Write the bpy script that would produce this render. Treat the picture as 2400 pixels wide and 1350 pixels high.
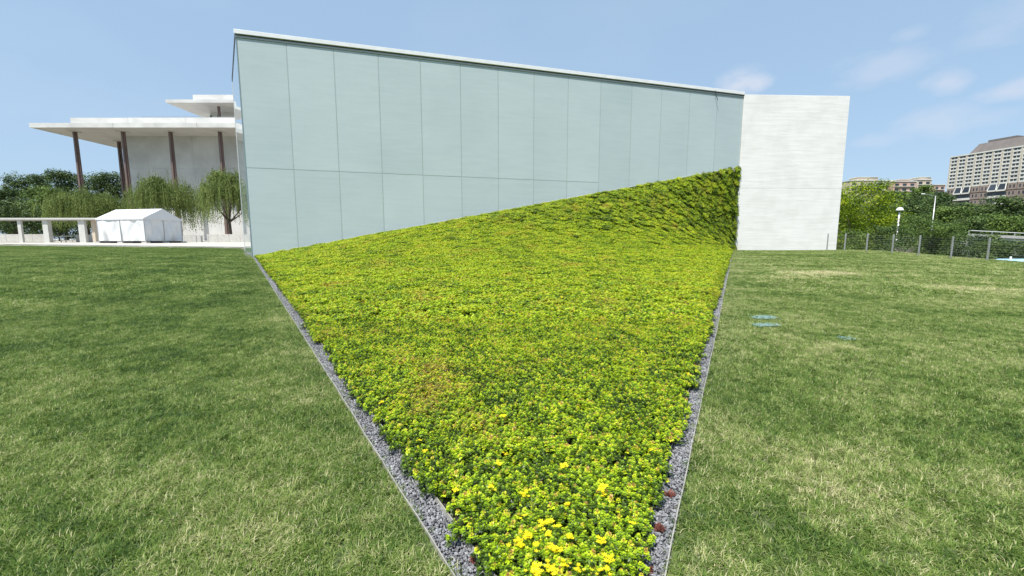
import bpy, math, random
import numpy as np
from mathutils import Vector

for o in list(bpy.data.objects):
    bpy.data.objects.remove(o)
S = bpy.context.scene
COL = S.collection
R = math.radians
rnd = random.Random(7)

# ------------------------------------------------------------------ camera
FPX = 960.0
PITCH = math.atan(112.8 / 960.0)
cd = bpy.data.cameras.new("camera")
cam = bpy.data.objects.new("camera", cd)
COL.objects.link(cam)
cd.sensor_width = 36.0
cd.lens = 36.0 * FPX / 2400.0
cd.clip_start = 0.05
cd.clip_end = 9000
cam.location = (0, 0, 0)
cam.rotation_euler = (R(90) - PITCH, 0, 0)
S.camera = cam

def ray(u, v):
    xc = (u - 1200) / FPX
    yc = (675 - v) / FPX
    return Vector((xc, math.cos(PITCH) + yc * math.sin(PITCH), yc * math.cos(PITCH) - math.sin(PITCH)))

def at(u, v, Y):
    """world point seen at photograph pixel (u, v) at distance Y ahead"""
    r = ray(u, v)
    return r * (Y / r.y)

# ------------------------------------------------------------------ world, sun, exposure
SUN_EL, SUN_ROT = R(61), R(217)
W = bpy.data.worlds.new("World")
S.world = W
W.use_nodes = True
nt = W.node_tree
nt.nodes.clear()
def wn(t, **k):
    n = nt.nodes.new(t)
    for a, b in k.items():
        setattr(n, a, b)
    return n
def lk(a, b):
    nt.links.new(a, b)
sky = wn('ShaderNodeTexSky')
sky.sky_type = 'NISHITA'
sky.sun_disc = False
sky.sun_elevation = SUN_EL
sky.sun_rotation = SUN_ROT
sky.air_density = 1.0
sky.dust_density = 1.2
sky.ozone_density = 1.6
bg = wn('ShaderNodeBackground')
bg.inputs[1].default_value = 0.108
tc = wn('ShaderNodeTexCoord')
dirv = tc.outputs['Generated']
def wmath(op, a, b=None, clamp=False):
    n = wn('ShaderNodeMath', operation=op)
    n.use_clamp = clamp
    for i, x in enumerate((a, b)):
        if x is None: continue
        if isinstance(x, (int, float)): n.inputs[i].default_value = x
        else: lk(x, n.inputs[i])
    return n.outputs[0]
nz = wn('ShaderNodeTexNoise')
nz.inputs['Scale'].default_value = 9.0
nz.inputs['Detail'].default_value = 8
nz.inputs['Roughness'].default_value = 0.58
mp = wn('ShaderNodeMapping')
mp.inputs['Scale'].default_value = (1, 1, 1.9)
lk(dirv, mp.inputs[0]); lk(mp.outputs[0], nz.inputs[0])
cl = None
for (u, v, r, zs, wgt) in ((1722, 203, .062, 1.9, .85), (1768, 196, .040, 1.8, .8), (2060, 160, .075, 2.0, .40), (2215, 192, .040, 1.6, .60),
                           (2365, 215, .045, 2.4, .62), (2195, 288, .075, 2.1, .42), (2050, 330, .05, 2.8, .30),
                           (2385, 50, .07, 1.8, .32), (150, 250, .3, 3.5, .10), (2300, 278, .05, 2.6, .30), (2130, 80, .03, 2, .25)):
    d = ray(u, v).normalized()
    s = wn('ShaderNodeVectorMath', operation='SUBTRACT')
    lk(dirv, s.inputs[0]); s.inputs[1].default_value = d
    m = wn('ShaderNodeVectorMath', operation='MULTIPLY')
    lk(s.outputs[0], m.inputs[0]); m.inputs[1].default_value = (1, 1, zs)
    l = wn('ShaderNodeVectorMath', operation='LENGTH')
    lk(m.outputs[0], l.inputs[0])
    f = wmath('SUBTRACT', 1.0, wmath('DIVIDE', l.outputs['Value'], r), clamp=True)
    f = wmath('ADD', f, wmath('MULTIPLY', wmath('SUBTRACT', nz.outputs['Fac'], 0.52), 2.6))
    f = wmath('MULTIPLY', wmath('MULTIPLY', f, 1.3, clamp=True), wgt)
    g = wmath('MULTIPLY', wmath('SUBTRACT', 1.0, wmath('DIVIDE', l.outputs['Value'], r * 1.25), clamp=True), 2.2, clamp=True)
    f = wmath('MULTIPLY', f, g)
    cl = f if cl is None else wmath('MAXIMUM', cl, f)
# thin general veil, the same all round the sky
nz2 = wn('ShaderNodeTexNoise')
nz2.inputs['Scale'].default_value = 2.2
nz2.inputs['Detail'].default_value = 5
lk(mp.outputs[0], nz2.inputs[0])
veil = wmath('MULTIPLY', wmath('SUBTRACT', nz2.outputs['Fac'], 0.45, clamp=True), 0.5)
cl = wmath('MAXIMUM', cl, veil)
hz = wn('ShaderNodeMix', data_type='RGBA')          # even summer haze over the clear sky
hz.inputs['Factor'].default_value = 0.74
lk(sky.outputs[0], hz.inputs['A'])
hz.inputs['B'].default_value = (2.20, 3.15, 4.25, 1)
mixc = wn('ShaderNodeMix', data_type='RGBA')
lk(cl, mixc.inputs['Factor'])
lk(hz.outputs['Result'], mixc.inputs['A'])
mixc.inputs['B'].default_value = (3.6, 3.95, 4.6, 1)
lk(mixc.outputs['Result'], bg.inputs[0])
wo = wn('ShaderNodeOutputWorld')
lk(bg.outputs[0], wo.inputs[0])

ld = bpy.data.lights.new("sun", 'SUN')
ld.energy = 4.0
ld.angle = R(0.6)
ld.color = (1.0, 0.965, 0.90)
sun = bpy.data.objects.new("sun", ld)
COL.objects.link(sun)
sv = Vector((math.sin(SUN_ROT) * math.cos(SUN_EL), math.cos(SUN_ROT) * math.cos(SUN_EL), math.sin(SUN_EL)))
sun.rotation_euler = (-sv).to_track_quat('-Z', 'Y').to_euler()
sun.location = (0, 0, 60)

S.view_settings.view_transform = 'Standard'
S.view_settings.look = 'None'
S.view_settings.gamma = 1
S.view_settings.exposure = 0.84
S.view_settings.use_curve_mapping = False
S.cycles.max_bounces = 6
S.cycles.diffuse_bounces = 3
S.cycles.transparent_max_bounces = 4

# ------------------------------------------------------------------ materials
def nodemat(name):
    m = bpy.data.materials.new(name)
    m.use_nodes = True
    n = m.node_tree
    b = n.nodes['Principled BSDF']
    return m, n, b

def mat(name, col, rough=.7, var=.0, scale=4.0, stretch=(1, 1, 1), col2=None, bump=0.0, bscale=None, metallic=0.0, spec=.4, detail=6, objrand=0.0):
    """principled with a noise that drifts between two colours and, if asked, fine relief"""
    m, n, b = nodemat(name)
    b.inputs['Roughness'].default_value = rough
    b.inputs['Metallic'].default_value = metallic
    b.inputs['Specular IOR Level'].default_value = spec
    c1 = tuple(col) + (1,)
    if col2 is None:
        col2 = tuple(max(0, c * (1 - var)) for c in col)
    g = n.nodes.new('ShaderNodeNewGeometry')
    mpn = n.nodes.new('ShaderNodeMapping')
    mpn.inputs['Scale'].default_value = stretch
    n.links.new(g.outputs['Position'], mpn.inputs[0])
    t = n.nodes.new('ShaderNodeTexNoise')
    t.inputs['Scale'].default_value = scale
    t.inputs['Detail'].default_value = detail
    t.inputs['Roughness'].default_value = .6
    n.links.new(mpn.outputs[0], t.inputs[0])
    r = n.nodes.new('ShaderNodeMapRange')
    r.inputs[1].default_value = .35
    r.inputs[2].default_value = .68
    n.links.new(t.outputs['Fac'], r.inputs[0])
    mx = n.nodes.new('ShaderNodeMix')
    mx.data_type = 'RGBA'
    n.links.new(r.outputs[0], mx.inputs['Factor'])
    mx.inputs['A'].default_value = c1
    mx.inputs['B'].default_value = tuple(col2) + (1,)
    out = mx.outputs['Result']
    if objrand:
        oi = n.nodes.new('ShaderNodeObjectInfo')
        mr = n.nodes.new('ShaderNodeMapRange')
        mr.inputs[3].default_value = 1 - objrand
        mr.inputs[4].default_value = 1 + objrand
        n.links.new(oi.outputs['Random'], mr.inputs[0])
        vm = n.nodes.new('ShaderNodeVectorMath'); vm.operation = 'SCALE'
        n.links.new(out, vm.inputs[0]); n.links.new(mr.outputs[0], vm.inputs['Scale'])
        out = vm.outputs[0]
    n.links.new(out, b.inputs['Base Color'])
    if bump:
        t2 = n.nodes.new('ShaderNodeTexNoise')
        t2.inputs['Scale'].default_value = bscale or scale * 4
        t2.inputs['Detail'].default_value = 6
        n.links.new(mpn.outputs[0], t2.inputs[0])
        bp = n.nodes.new('ShaderNodeBump')
        bp.inputs['Strength'].default_value = bump
        bp.inputs['Distance'].default_value = .02
        n.links.new(t2.outputs['Fac'], bp.inputs['Height'])
        n.links.new(bp.outputs[0], b.inputs['Normal'])
    return m

def leafmat(name, stops, trans=.35, rough=.55, patch=None, spec=.25, hv=.0):
    """leaf colour picked by a per-face attribute 'tint' (0..1) along a ramp; patch adds a slow drift over the ground"""
    m, n, b = nodemat(name)
    L = n.links
    a = n.nodes.new('ShaderNodeAttribute'); a.attribute_name = 'tint'
    cr = n.nodes.new('ShaderNodeValToRGB')
    els = cr.color_ramp.elements
    els[0].position = stops[0][0]; els[0].color = tuple(stops[0][1]) + (1,)
    els[1].position = stops[-1][0]; els[1].color = tuple(stops[-1][1]) + (1,)
    for p, c in stops[1:-1]:
        e = els.new(p); e.color = tuple(c) + (1,)
    fac = a.outputs['Fac']
    g = n.nodes.new('ShaderNodeNewGeometry')
    if patch:
        # patch: list of (scale, amount)
        for sc, am in patch:
            t = n.nodes.new('ShaderNodeTexNoise')
            t.inputs['Scale'].default_value = sc
            t.inputs['Detail'].default_value = 4
            L.new(g.outputs['Position'], t.inputs[0])
            ma = n.nodes.new('ShaderNodeMath'); ma.operation = 'MULTIPLY_ADD'
            L.new(t.outputs['Fac'], ma.inputs[0]); ma.inputs[1].default_value = am; ma.inputs[2].default_value = -am * .5
            mb = n.nodes.new('ShaderNodeMath'); mb.operation = 'ADD'; mb.use_clamp = True
            L.new(fac, mb.inputs[0]); L.new(ma.outputs[0], mb.inputs[1])
            fac = mb.outputs[0]
    L.new(fac, cr.inputs[0])
    col = cr.outputs[0]
    m['ramp_out'] = 1
    b.inputs['Roughness'].default_value = rough
    b.inputs['Specular IOR Level'].default_value = spec
    L.new(col, b.inputs['Base Color'])
    tr = n.nodes.new('ShaderNodeBsdfTranslucent')
    L.new(col, tr.inputs['Color'])
    mx = n.nodes.new('ShaderNodeMixShader')
    mx.inputs[0].default_value = trans
    L.new(b.outputs[0], mx.inputs[1]); L.new(tr.outputs[0], mx.inputs[2])
    L.new(mx.outputs[0], n.nodes['Material Output'].inputs[0])
    return m, n, cr

M = {}
M['white_paint'] = mat('white_paint', (.78, .78, .77), .5, .10, 3, bump=.05)
M['pergola_paint'] = mat('pergola_paint', (.52, .52, .49), .6, .12, 1.5)
M['coping'] = mat('coping_metal', (.80, .80, .80), .42, .10, 2.5, metallic=.0, spec=.5)
M['grey_trim'] = mat('grey_trim', (.34, .37, .38), .4, .15, 6)
M['dark_trim'] = mat('dark_trim', (.05, .055, .06), .5, .2, 6)
M['soil'] = mat('soil', (.035, .03, .02), .95, .5, 20, bump=.5)
M['marble'] = mat('white_marble', (.66, .655, .63), .55, 0, .22, col2=(.50, .50, .48), stretch=(1, 1, 1.6), detail=9, objrand=.04)
M['marble_wall'] = mat('marble_wall', (.58, .58, .56), .6, 0, .16, col2=(.42, .42, .40), detail=10, objrand=.05)
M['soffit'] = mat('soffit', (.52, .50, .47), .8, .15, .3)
M['bronze'] = mat('bronze_column', (.175, .12, .105), .45, .25, .5, stretch=(1, 1, .2), spec=.5)
M['dark_glass'] = mat('dark_glass', (.03, .04, .05), .12, .4, .5, spec=.6)
M['window_glass'] = mat('window_glass', (.045, .055, .07), .15, .5, .12, spec=.6, objrand=.4)
M['concrete'] = mat('concrete', (.50, .49, .46), .8, .2, 2.0, bump=.15)
M['paving'] = mat('paving', (.48, .45, .39), .8, 0, .6, col2=(.44, .41, .36), detail=8)
M['tent_fabric'] = mat('tent_fabric', (.62, .63, .64), .6, .05, 1.2)
M['steel'] = mat('steel', (.42, .43, .43), .4, .2, 8, metallic=.5)
M['edging'] = mat('edging_metal', (.34, .33, .29), .5, .3, 12)
M['bark'] = mat('bark', (.10, .075, .055), .9, .4, 5, stretch=(1, 1, .3), bump=.6)
M['beige'] = mat('beige_render', (.55, .47, .37), .8, .15, .15)
M['pink'] = mat('pink_render', (.52, .36, .30), .8, .15, .15)
M['cream'] = mat('cream_panel', (.60, .59, .54), .75, .12, .2, objrand=.05)
M['brown_brick'] = mat('brown_brick', (.27, .215, .185), .85, .2, .6)
M['mansard'] = mat('mansard_metal', (.17, .15, .14), .7, .2, .3)
M['road'] = mat('asphalt', (.06, .06, .06), .85, .2, 3)
M['lamp_white'] = mat('lamp_white', (.82, .82, .80), .3, .05, 5)
M['car_blue'] = mat('pale_blue_paint', (.36, .56, .70), .25, .05, 2, spec=.6)
M['rubber'] = mat('rubber', (.02, .02, .02), .8, .1, 10)
M['earth'] = mat('earth', (.075, .085, .035), .95, 0, .08, col2=(.05, .06, .025))
M['cable'] = mat('black_cable', (.02, .02, .022), .5, .1, 10)
M['wood'] = mat('table_top', (.36, .37, .37), .5, .1, 4)
M['red_leaf'] = mat('red_leaf', (.15, .045, .03), .6, .6, 30, spec=.3)
M['twig'] = mat('grey_twig', (.24, .21, .18), .9, .3, 8)

# frosted glass: pale blue green, faint horizontal streaks, a little different from pane to pane
def frosted():
    m, n, b = nodemat('frosted_glass')
    L = n.links
    g = n.nodes.new('ShaderNodeNewGeometry')
    mp_ = n.nodes.new('ShaderNodeMapping'); mp_.inputs['Scale'].default_value = (.5, .5, 5)
    L.new(g.outputs['Position'], mp_.inputs[0])
    t = n.nodes.new('ShaderNodeTexNoise'); t.inputs['Scale'].default_value = 1.6; t.inputs['Detail'].default_value = 5
    L.new(mp_.outputs[0], t.inputs[0])
    t2 = n.nodes.new('ShaderNodeTexNoise'); t2.inputs['Scale'].default_value = .35; t2.inputs['Detail'].default_value = 2
    L.new(g.outputs['Position'], t2.inputs[0])
    ad = n.nodes.new('ShaderNodeMath'); ad.operation = 'ADD'
    L.new(t.outputs['Fac'], ad.inputs[0]); L.new(t2.outputs['Fac'], ad.inputs[1])
    oi = n.nodes.new('ShaderNodeObjectInfo')
    ad2 = n.nodes.new('ShaderNodeMath'); ad2.operation = 'MULTIPLY_ADD'
    L.new(oi.outputs['Random'], ad2.inputs[0]); ad2.inputs[1].default_value = .36; L.new(ad.outputs[0], ad2.inputs[2])
    r = n.nodes.new('ShaderNodeMapRange'); r.inputs[1].default_value = .7; r.inputs[2].default_value = 1.6
    L.new(ad2.outputs[0], r.inputs[0])
    mx = n.nodes.new('ShaderNodeMix'); mx.data_type = 'RGBA'
    L.new(r.outputs[0], mx.inputs['Factor'])
    mx.inputs['A'].default_value = (.405, .478, .488, 1)
    mx.inputs['B'].default_value = (.475, .545, .557, 1)
    L.new(mx.outputs['Result'], b.inputs['Base Color'])
    b.inputs['Roughness'].default_value = .38
    b.inputs['Specular IOR Level'].default_value = .5
    return m
M['frosted'] = frosted()
M['joint'] = mat('glass_joint', (.36, .42, .41), .6, .1, 5)
M['frost_back'] = mat('glass_backing', (.24, .31, .31), .8, .05, 1)
m_, n_, b_ = nodemat('clear_side_glass')
b_.inputs['Base Color'].default_value = (.30, .38, .42, 1); b_.inputs['Roughness'].default_value = .02; b_.inputs['IOR'].default_value = 1.6
M['mirror_glass'] = m_

# board marked white concrete
def board_concrete():
    m, n, b = nodemat('board_marked_concrete')
    L = n.links
    g = n.nodes.new('ShaderNodeNewGeometry')
    mp_ = n.nodes.new('ShaderNodeMapping'); mp_.inputs['Scale'].default_value = (.35, .35, 6)
    L.new(g.outputs['Position'], mp_.inputs[0])
    t = n.nodes.new('ShaderNodeTexNoise'); t.inputs['Scale'].default_value = 1.5; t.inputs['Detail'].default_value = 9; t.inputs['Roughness'].default_value = .68
    L.new(mp_.outputs[0], t.inputs[0])
    t2 = n.nodes.new('ShaderNodeTexNoise'); t2.inputs['Scale'].default_value = 1.1; t2.inputs['Detail'].default_value = 6
    L.new(g.outputs['Position'], t2.inputs[0])
    r = n.nodes.new('ShaderNodeMapRange'); r.inputs[1].default_value = .36; r.inputs[2].default_value = .62
    L.new(t.outputs['Fac'], r.inputs[0])
    mx = n.nodes.new('ShaderNodeMix'); mx.data_type = 'RGBA'
    L.new(r.outputs[0], mx.inputs['Factor'])
    mx.inputs['A'].default_value = (.68, .665, .645, 1); mx.inputs['B'].default_value = (.765, .75, .735, 1)
    mx2 = n.nodes.new('ShaderNodeMix'); mx2.data_type = 'RGBA'; mx2.blend_type = 'MULTIPLY'
    r2 = n.nodes.new('ShaderNodeMapRange'); r2.inputs[1].default_value = .45; r2.inputs[2].default_value = .75
    L.new(t2.outputs['Fac'], r2.inputs[0]); L.new(r2.outputs[0], mx2.inputs['Factor'])
    L.new(mx.outputs['Result'], mx2.inputs['A']); mx2.inputs['B'].default_value = (.90, .90, .89, 1)
    L.new(mx2.outputs['Result'], b.inputs['Base Color'])
    bp = n.nodes.new('ShaderNodeBump'); bp.inputs['Strength'].default_value = .35; bp.inputs['Distance'].default_value = .02
    L.new(t.outputs['Fac'], bp.inputs['Height']); L.new(bp.outputs[0], b.inputs['Normal'])
    b.inputs['Roughness'].default_value = .75
    return m
M['board_concrete'] = board_concrete()

GRASS_STOPS = [(0, (.026, .062, .014)), (.22, (.076, .148, .026)), (.5, (.172, .262, .046)), (.74, (.335, .39, .13)), (1, (.60, .55, .33))]
M['grass'], gn, gcr = leafmat('grass_blades', GRASS_STOPS, .38, .5, patch=[(.16, .36), (.9, .80), (4.5, .70)])
def _drift(n, cr, drop=0.0):
    """grass is drier on the east side and has a few straw-coloured worn patches"""
    L = n.links
    src = cr.inputs[0].links[0].from_socket
    g = n.nodes.new('ShaderNodeNewGeometry')
    sx = n.nodes.new('ShaderNodeSeparateXYZ'); L.new(g.outputs['Position'], sx.inputs[0])
    r = n.nodes.new('ShaderNodeMapRange'); r.inputs[1].default_value = -6; r.inputs[2].default_value = 5
    r.inputs[3].default_value = -.09; r.inputs[4].default_value = .10
    L.new(sx.outputs['X'], r.inputs[0])
    cur = n.nodes.new('ShaderNodeMath'); cur.operation = 'ADD'
    L.new(src, cur.inputs[0]); L.new(r.outputs[0], cur.inputs[1])
    cur = cur.outputs[0]
    # faint mowing passes
    pw = n.nodes.new('ShaderNodeVectorMath'); pw.operation = 'DOT_PRODUCT'
    L.new(g.outputs['Position'], pw.inputs[0]); pw.inputs[1].default_value = (1.1, 4.6, 0)
    sn_ = n.nodes.new('ShaderNodeMath'); sn_.operation = 'SINE'; L.new(pw.outputs['Value'], sn_.inputs[0])
    sm = n.nodes.new('ShaderNodeMath'); sm.operation = 'MULTIPLY_ADD'
    L.new(sn_.outputs[0], sm.inputs[0]); sm.inputs[1].default_value = .045; L.new(cur, sm.inputs[2]); cur = sm.outputs[0]
    t = n.nodes.new('ShaderNodeTexNoise'); t.inputs['Scale'].default_value = 1.3; t.inputs['Detail'].default_value = 5
    L.new(g.outputs['Position'], t.inputs[0])
    for (x, y, rx, ry, am) in ((9.9, 12.9, 2.6, 1.1, .42), (8.0, 11.6, 1.2, .5, .25), (11.0, 9.8, 1.7, .8, .25), (4.3, 5.15, .55, .28, .22), (-8, 11, 2.2, .5, .2), (-9.5, 8.0, 2.0, .7, .2), (1.9, 2.3, .5, .8, .15), (3.2, 2.2, .7, .3, .2)):
        s = n.nodes.new('ShaderNodeVectorMath'); s.operation = 'SUBTRACT'
        L.new(g.outputs['Position'], s.inputs[0]); s.inputs[1].default_value = (x, y, 0)
        q = n.nodes.new('ShaderNodeVectorMath'); q.operation = 'MULTIPLY'
        L.new(s.outputs[0], q.inputs[0]); q.inputs[1].default_value = (1 / rx, 1 / ry, 0)
        l = n.nodes.new('ShaderNodeVectorMath'); l.operation = 'LENGTH'; L.new(q.outputs[0], l.inputs[0])
        a = n.nodes.new('ShaderNodeMath'); a.operation = 'MULTIPLY_ADD'
        L.new(t.outputs['Fac'], a.inputs[0]); a.inputs[1].default_value = 2.4; L.new(l.outputs['Value'], a.inputs[2])
        r = n.nodes.new('ShaderNodeMapRange'); r.inputs[1].default_value = 2.2; r.inputs[2].default_value = 1.3
        r.inputs[3].default_value = 0; r.inputs[4].default_value = am
        L.new(a.outputs[0], r.inputs[0])
        c = n.nodes.new('ShaderNodeMath'); c.operation = 'ADD'; c.use_clamp = True
        L.new(cur, c.inputs[0]); L.new(r.outputs[0], c.inputs[1])
        cur = c.outputs[0]
    L.new(cur, cr.inputs[0])
_drift(gn, gcr)
M['turf'] = mat('turf_soil', (.07, .10, .032), .95, 0, 3, col2=(.09, .10, .045), bump=.4)
SEDUM_STOPS = [(0, (.032, .062, .007)), (.25, (.160, .275, .012)), (.52, (.40, .55, .014)), (.72, (.62, .67, .022)), (.83, (.54, .40, .06)), (1, (.27, .12, .05))]
M['sedum'], sn, scr = leafmat('sedum_leaves', SEDUM_STOPS, .22, .42, patch=[(.35, .30), (1.7, .62), (7, .40)], spec=.35)
def _brown(n, cr):
    """drying patches where the sedum turns reddish brown, strongest on older leaves"""
    L = n.links
    g = n.nodes.new('ShaderNodeNewGeometry')
    t = n.nodes.new('ShaderNodeTexNoise'); t.inputs['Scale'].default_value = .85; t.inputs['Detail'].default_value = 7; t.inputs['Roughness'].default_value = .66
    L.new(g.outputs['Position'], t.inputs[0])
    t2 = n.nodes.new('ShaderNodeTexNoise'); t2.inputs['Scale'].default_value = 26; t2.inputs['Detail'].default_value = 1
    L.new(g.outputs['Position'], t2.inputs[0])
    a = n.nodes.new('ShaderNodeMath'); a.operation = 'MULTIPLY_ADD'
    L.new(t2.outputs['Fac'], a.inputs[0]); a.inputs[1].default_value = .45; L.new(t.outputs['Fac'], a.inputs[2])
    r = n.nodes.new('ShaderNodeMapRange'); r.inputs[1].default_value = .80; r.inputs[2].default_value = .96; r.inputs[4].default_value = .62
    L.new(a.outputs[0], r.inputs[0])
    mx = n.nodes.new('ShaderNodeMix'); mx.data_type = 'RGBA'
    outs = [l.to_socket for l in cr.outputs[0].links]
    L.new(r.outputs[0], mx.inputs['Factor']); L.new(cr.outputs[0], mx.inputs['A']); mx.inputs['B'].default_value = (.36, .19, .055, 1)
    for o in outs: L.new(mx.outputs['Result'], o)
_brown(sn, scr)
M['petal'], pn_, pcr = leafmat('yellow_petals', [(0, (.80, .62, .01)), (1, (.95, .82, .02))], .25, .5)
M['gravel'] = mat('gravel_stone', (.150, .152, .162), .8, 0, 22, col2=(.27, .272, .285), bump=.4, bscale=90, objrand=.45)
M['gravel_bed'] = mat('gravel_bed', (.05, .05, .055), .95, .4, 60, bump=.8)
M['paint_blade'] = mat('painted_grass', (.30, .47, .50), .6, 0, 14, col2=(.22, .36, .30))
T_DARK = [(0, (.026, .052, .016)), (.5, (.068, .115, .032)), (1, (.14, .20, .052))]
T_MID = [(0, (.040, .075, .017)), (.5, (.10, .165, .034)), (1, (.19, .27, .055))]
T_BRIGHT = [(0, (.050, .095, .008)), (.5, (.18, .27, .010)), (1, (.36, .43, .018))]
T_WILLOW = [(0, (.062, .095, .024)), (.5, (.165, .22, .058)), (1, (.30, .36, .11))]
M['leaf_dark'] = leafmat('dark_leaves', T_DARK, .25)[0]
M['leaf_mid'] = leafmat('mid_leaves', T_MID, .3)[0]
M['leaf_bright'] = leafmat('bright_leaves', T_BRIGHT, .35)[0]
M['leaf_willow'] = leafmat('willow_leaves', T_WILLOW, .35)[0]

# ------------------------------------------------------------------ helpers
def tag(o, label=None, cat=None, group=None, kind=None):
    if label: o['label'] = label
    if cat: o['category'] = cat
    if group: o['group'] = group
    if kind: o['kind'] = kind
    return o

def thing(name, label, cat, loc=(0, 0, 0), group=None):
    o = bpy.data.objects.new(name, None)
    COL.objects.link(o)
    o.location = loc
    o.empty_display_size = .3
    return tag(o, label, cat, group)

def origin_of(p):
    v = Vector((0, 0, 0))
    while p is not None:
        v = v + p.location
        p = p.parent
    return v

def link_mesh(name, me, parent=None, loc=None):
    o = bpy.data.objects.new(name, me)
    COL.objects.link(o)
    if parent is not None: o.parent = parent
    if loc is not None: o.location = loc
    return o

class MB:
    def __init__(s): s.v = []; s.f = []
    def poly(s, pts):
        i = len(s.v); s.v += [tuple(p) for p in pts]; s.f.append(tuple(range(i, i + len(pts))))
    def prism(s, base, top):
        """closed solid between two equal rings (base counter-clockwise seen from above)"""
        n = len(base); i = len(s.v)
        s.v += [tuple(p) for p in base] + [tuple(p) for p in top]
        s.f.append(tuple(reversed(range(i, i + n)))); s.f.append(tuple(range(i + n, i + 2 * n)))
        for k in range(n):
            j = (k + 1) % n
            s.f.append((i + k, i + j, i + n + j, i + n + k))
    def box(s, x0, x1, y0, y1, z0, z1):
        s.prism([(x0, y0, z0), (x1, y0, z0), (x1, y1, z0), (x0, y1, z0)], [(x0, y0, z1), (x1, y0, z1), (x1, y1, z1), (x0, y1, z1)])
    def bar(s, a, b, w, h, up=(0, 0, 1)):
        """rectangular bar from a to b, w wide sideways, h along up"""
        a = Vector(a); b = Vector(b); d = (b - a).normalized(); up = Vector(up)
        if abs(d.dot(up)) > .98: up = Vector((0, 1, 0))
        sd = d.cross(up).normalized(); u2 = sd.cross(d).normalized()
        q = [sd * -w / 2 + u2 * -h / 2, sd * w / 2 + u2 * -h / 2, sd * w / 2 + u2 * h / 2, sd * -w / 2 + u2 * h / 2]
        s.prism([a + x for x in q], [b + x for x in q])
    def slab(s, a, b, n, t, z0a, z1a, z0b=None, z1b=None):
        """upright plate on plan line a-b, standing from the line by t along n; z0/z1 at either end"""
        z0b = z0a if z0b is None else z0b; z1b = z1a if z1b is None else z1b
        A = Vector((a[0], a[1], 0)); B = Vector((b[0], b[1], 0)); N = Vector((n[0], n[1], 0)) * t
        lo = [A + Vector((0, 0, z0a)), B + Vector((0, 0, z0b)), B + N + Vector((0, 0, z0b)), A + N + Vector((0, 0, z0a))]
        hi = [A + Vector((0, 0, z1a)), B + Vector((0, 0, z1b)), B + N + Vector((0, 0, z1b)), A + N + Vector((0, 0, z1a))]
        s.prism(lo, hi)
    def tube(s, pts, rad, n=8):
        pts = [Vector(p) for p in pts]
        if isinstance(rad, (int, float)): rad = [rad] * len(pts)
        i0 = len(s.v)
        for k, p in enumerate(pts):
            d = (pts[min(k + 1, len(pts) - 1)] - pts[max(k - 1, 0)]).normalized()
            up = Vector((0, 0, 1)) if abs(d.z) < .9 else Vector((1, 0, 0))
            a = d.cross(up).normalized(); b = d.cross(a).normalized()
            for q in range(n):
                t = 2 * math.pi * q / n
                s.v.append(tuple(p + (a * math.cos(t) + b * math.sin(t)) * rad[k]))
        for k in range(len(pts) - 1):
            for q in range(n):
                r = (q + 1) % n
                s.f.append((i0 + k * n + q, i0 + k * n + r, i0 + (k + 1) * n + r, i0 + (k + 1) * n + q))
        s.f.append(tuple(range(i0, i0 + n))); s.f.append(tuple(reversed(range(i0 + (len(pts) - 1) * n, i0 + len(pts) * n))))
    def lathe(s, c, prof, n=14):
        i0 = len(s.v)
        for r, z in prof:
            for q in range(n):
                t = 2 * math.pi * q / n
                s.v.append((c[0] + r * math.cos(t), c[1] + r * math.sin(t), c[2] + z))
        for k in range(len(prof) - 1):
            for q in range(n):
                r = (q + 1) % n
                s.f.append((i0 + k * n + q, i0 + k * n + r, i0 + (k + 1) * n + r, i0 + (k + 1) * n + q))
    def mesh(s, name, material, off=(0, 0, 0), smooth=False):
        me = bpy.data.meshes.new(name)
        me.from_pydata([(v[0] - off[0], v[1] - off[1], v[2] - off[2]) for v in s.v], [], s.f)
        import bmesh
        bm = bmesh.new(); bm.from_mesh(me); bmesh.ops.recalc_face_normals(bm, faces=bm.faces); bm.to_mesh(me); bm.free()
        me.materials.append(M[material] if isinstance(material, str) else material)
        if smooth:
            for p in me.polygons: p.use_smooth = True
        return me
    def build(s, name, material, parent=None, smooth=False, bevel=0):
        o = link_mesh(name, s.mesh(name, material, origin_of(parent), smooth), parent)
        if bevel:
            b = o.modifiers.new('bevel', 'BEVEL'); b.width = bevel; b.segments = 2; b.limit_method = 'ANGLE'
        return o

def np_mesh(name, V, F, material, tint=None):
    """fast mesh from arrays; F is (n, k); tint is one value per face"""
    me = bpy.data.meshes.new(name)
    V = np.asarray(V, np.float32); F = np.asarray(F, np.int32)
    k = F.shape[1]
    me.vertices.add(len(V)); me.vertices.foreach_set('co', V.ravel())
    me.loops.add(F.size); me.loops.foreach_set('vertex_index', F.ravel())
    me.polygons.add(len(F))
    me.polygons.foreach_set('loop_start', np.arange(0, F.size, k, dtype=np.int32))
    me.polygons.foreach_set('loop_total', np.full(len(F), k, np.int32))
    me.materials.append(M[material] if isinstance(material, str) else material)
    if tint is not None:
        a = me.attributes.new('tint', 'FLOAT', 'FACE'); a.data.foreach_set('value', np.asarray(tint, np.float32))
    me.update(); me.validate()
    return me

def grid_mesh(name, xs, ys, zf, material, keep=None):
    X, Y = np.meshgrid(xs, ys)
    Z = zf(X, Y)
    V = np.stack([X, Y, Z], -1).reshape(-1, 3)
    nx = len(xs); ny = len(ys)
    i, j = np.meshgrid(np.arange(nx - 1), np.arange(ny - 1))
    a = (j * nx + i).ravel()
    F = np.stack([a, a + 1, a + nx + 1, a + nx], -1)
    if keep is not None:
        cx = V[F].mean(1)
        F = F[keep(cx[:, 0], cx[:, 1])]
    me = np_mesh(name, V, F, material)
    for p in me.polygons: p.use_smooth = True
    return me

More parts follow.
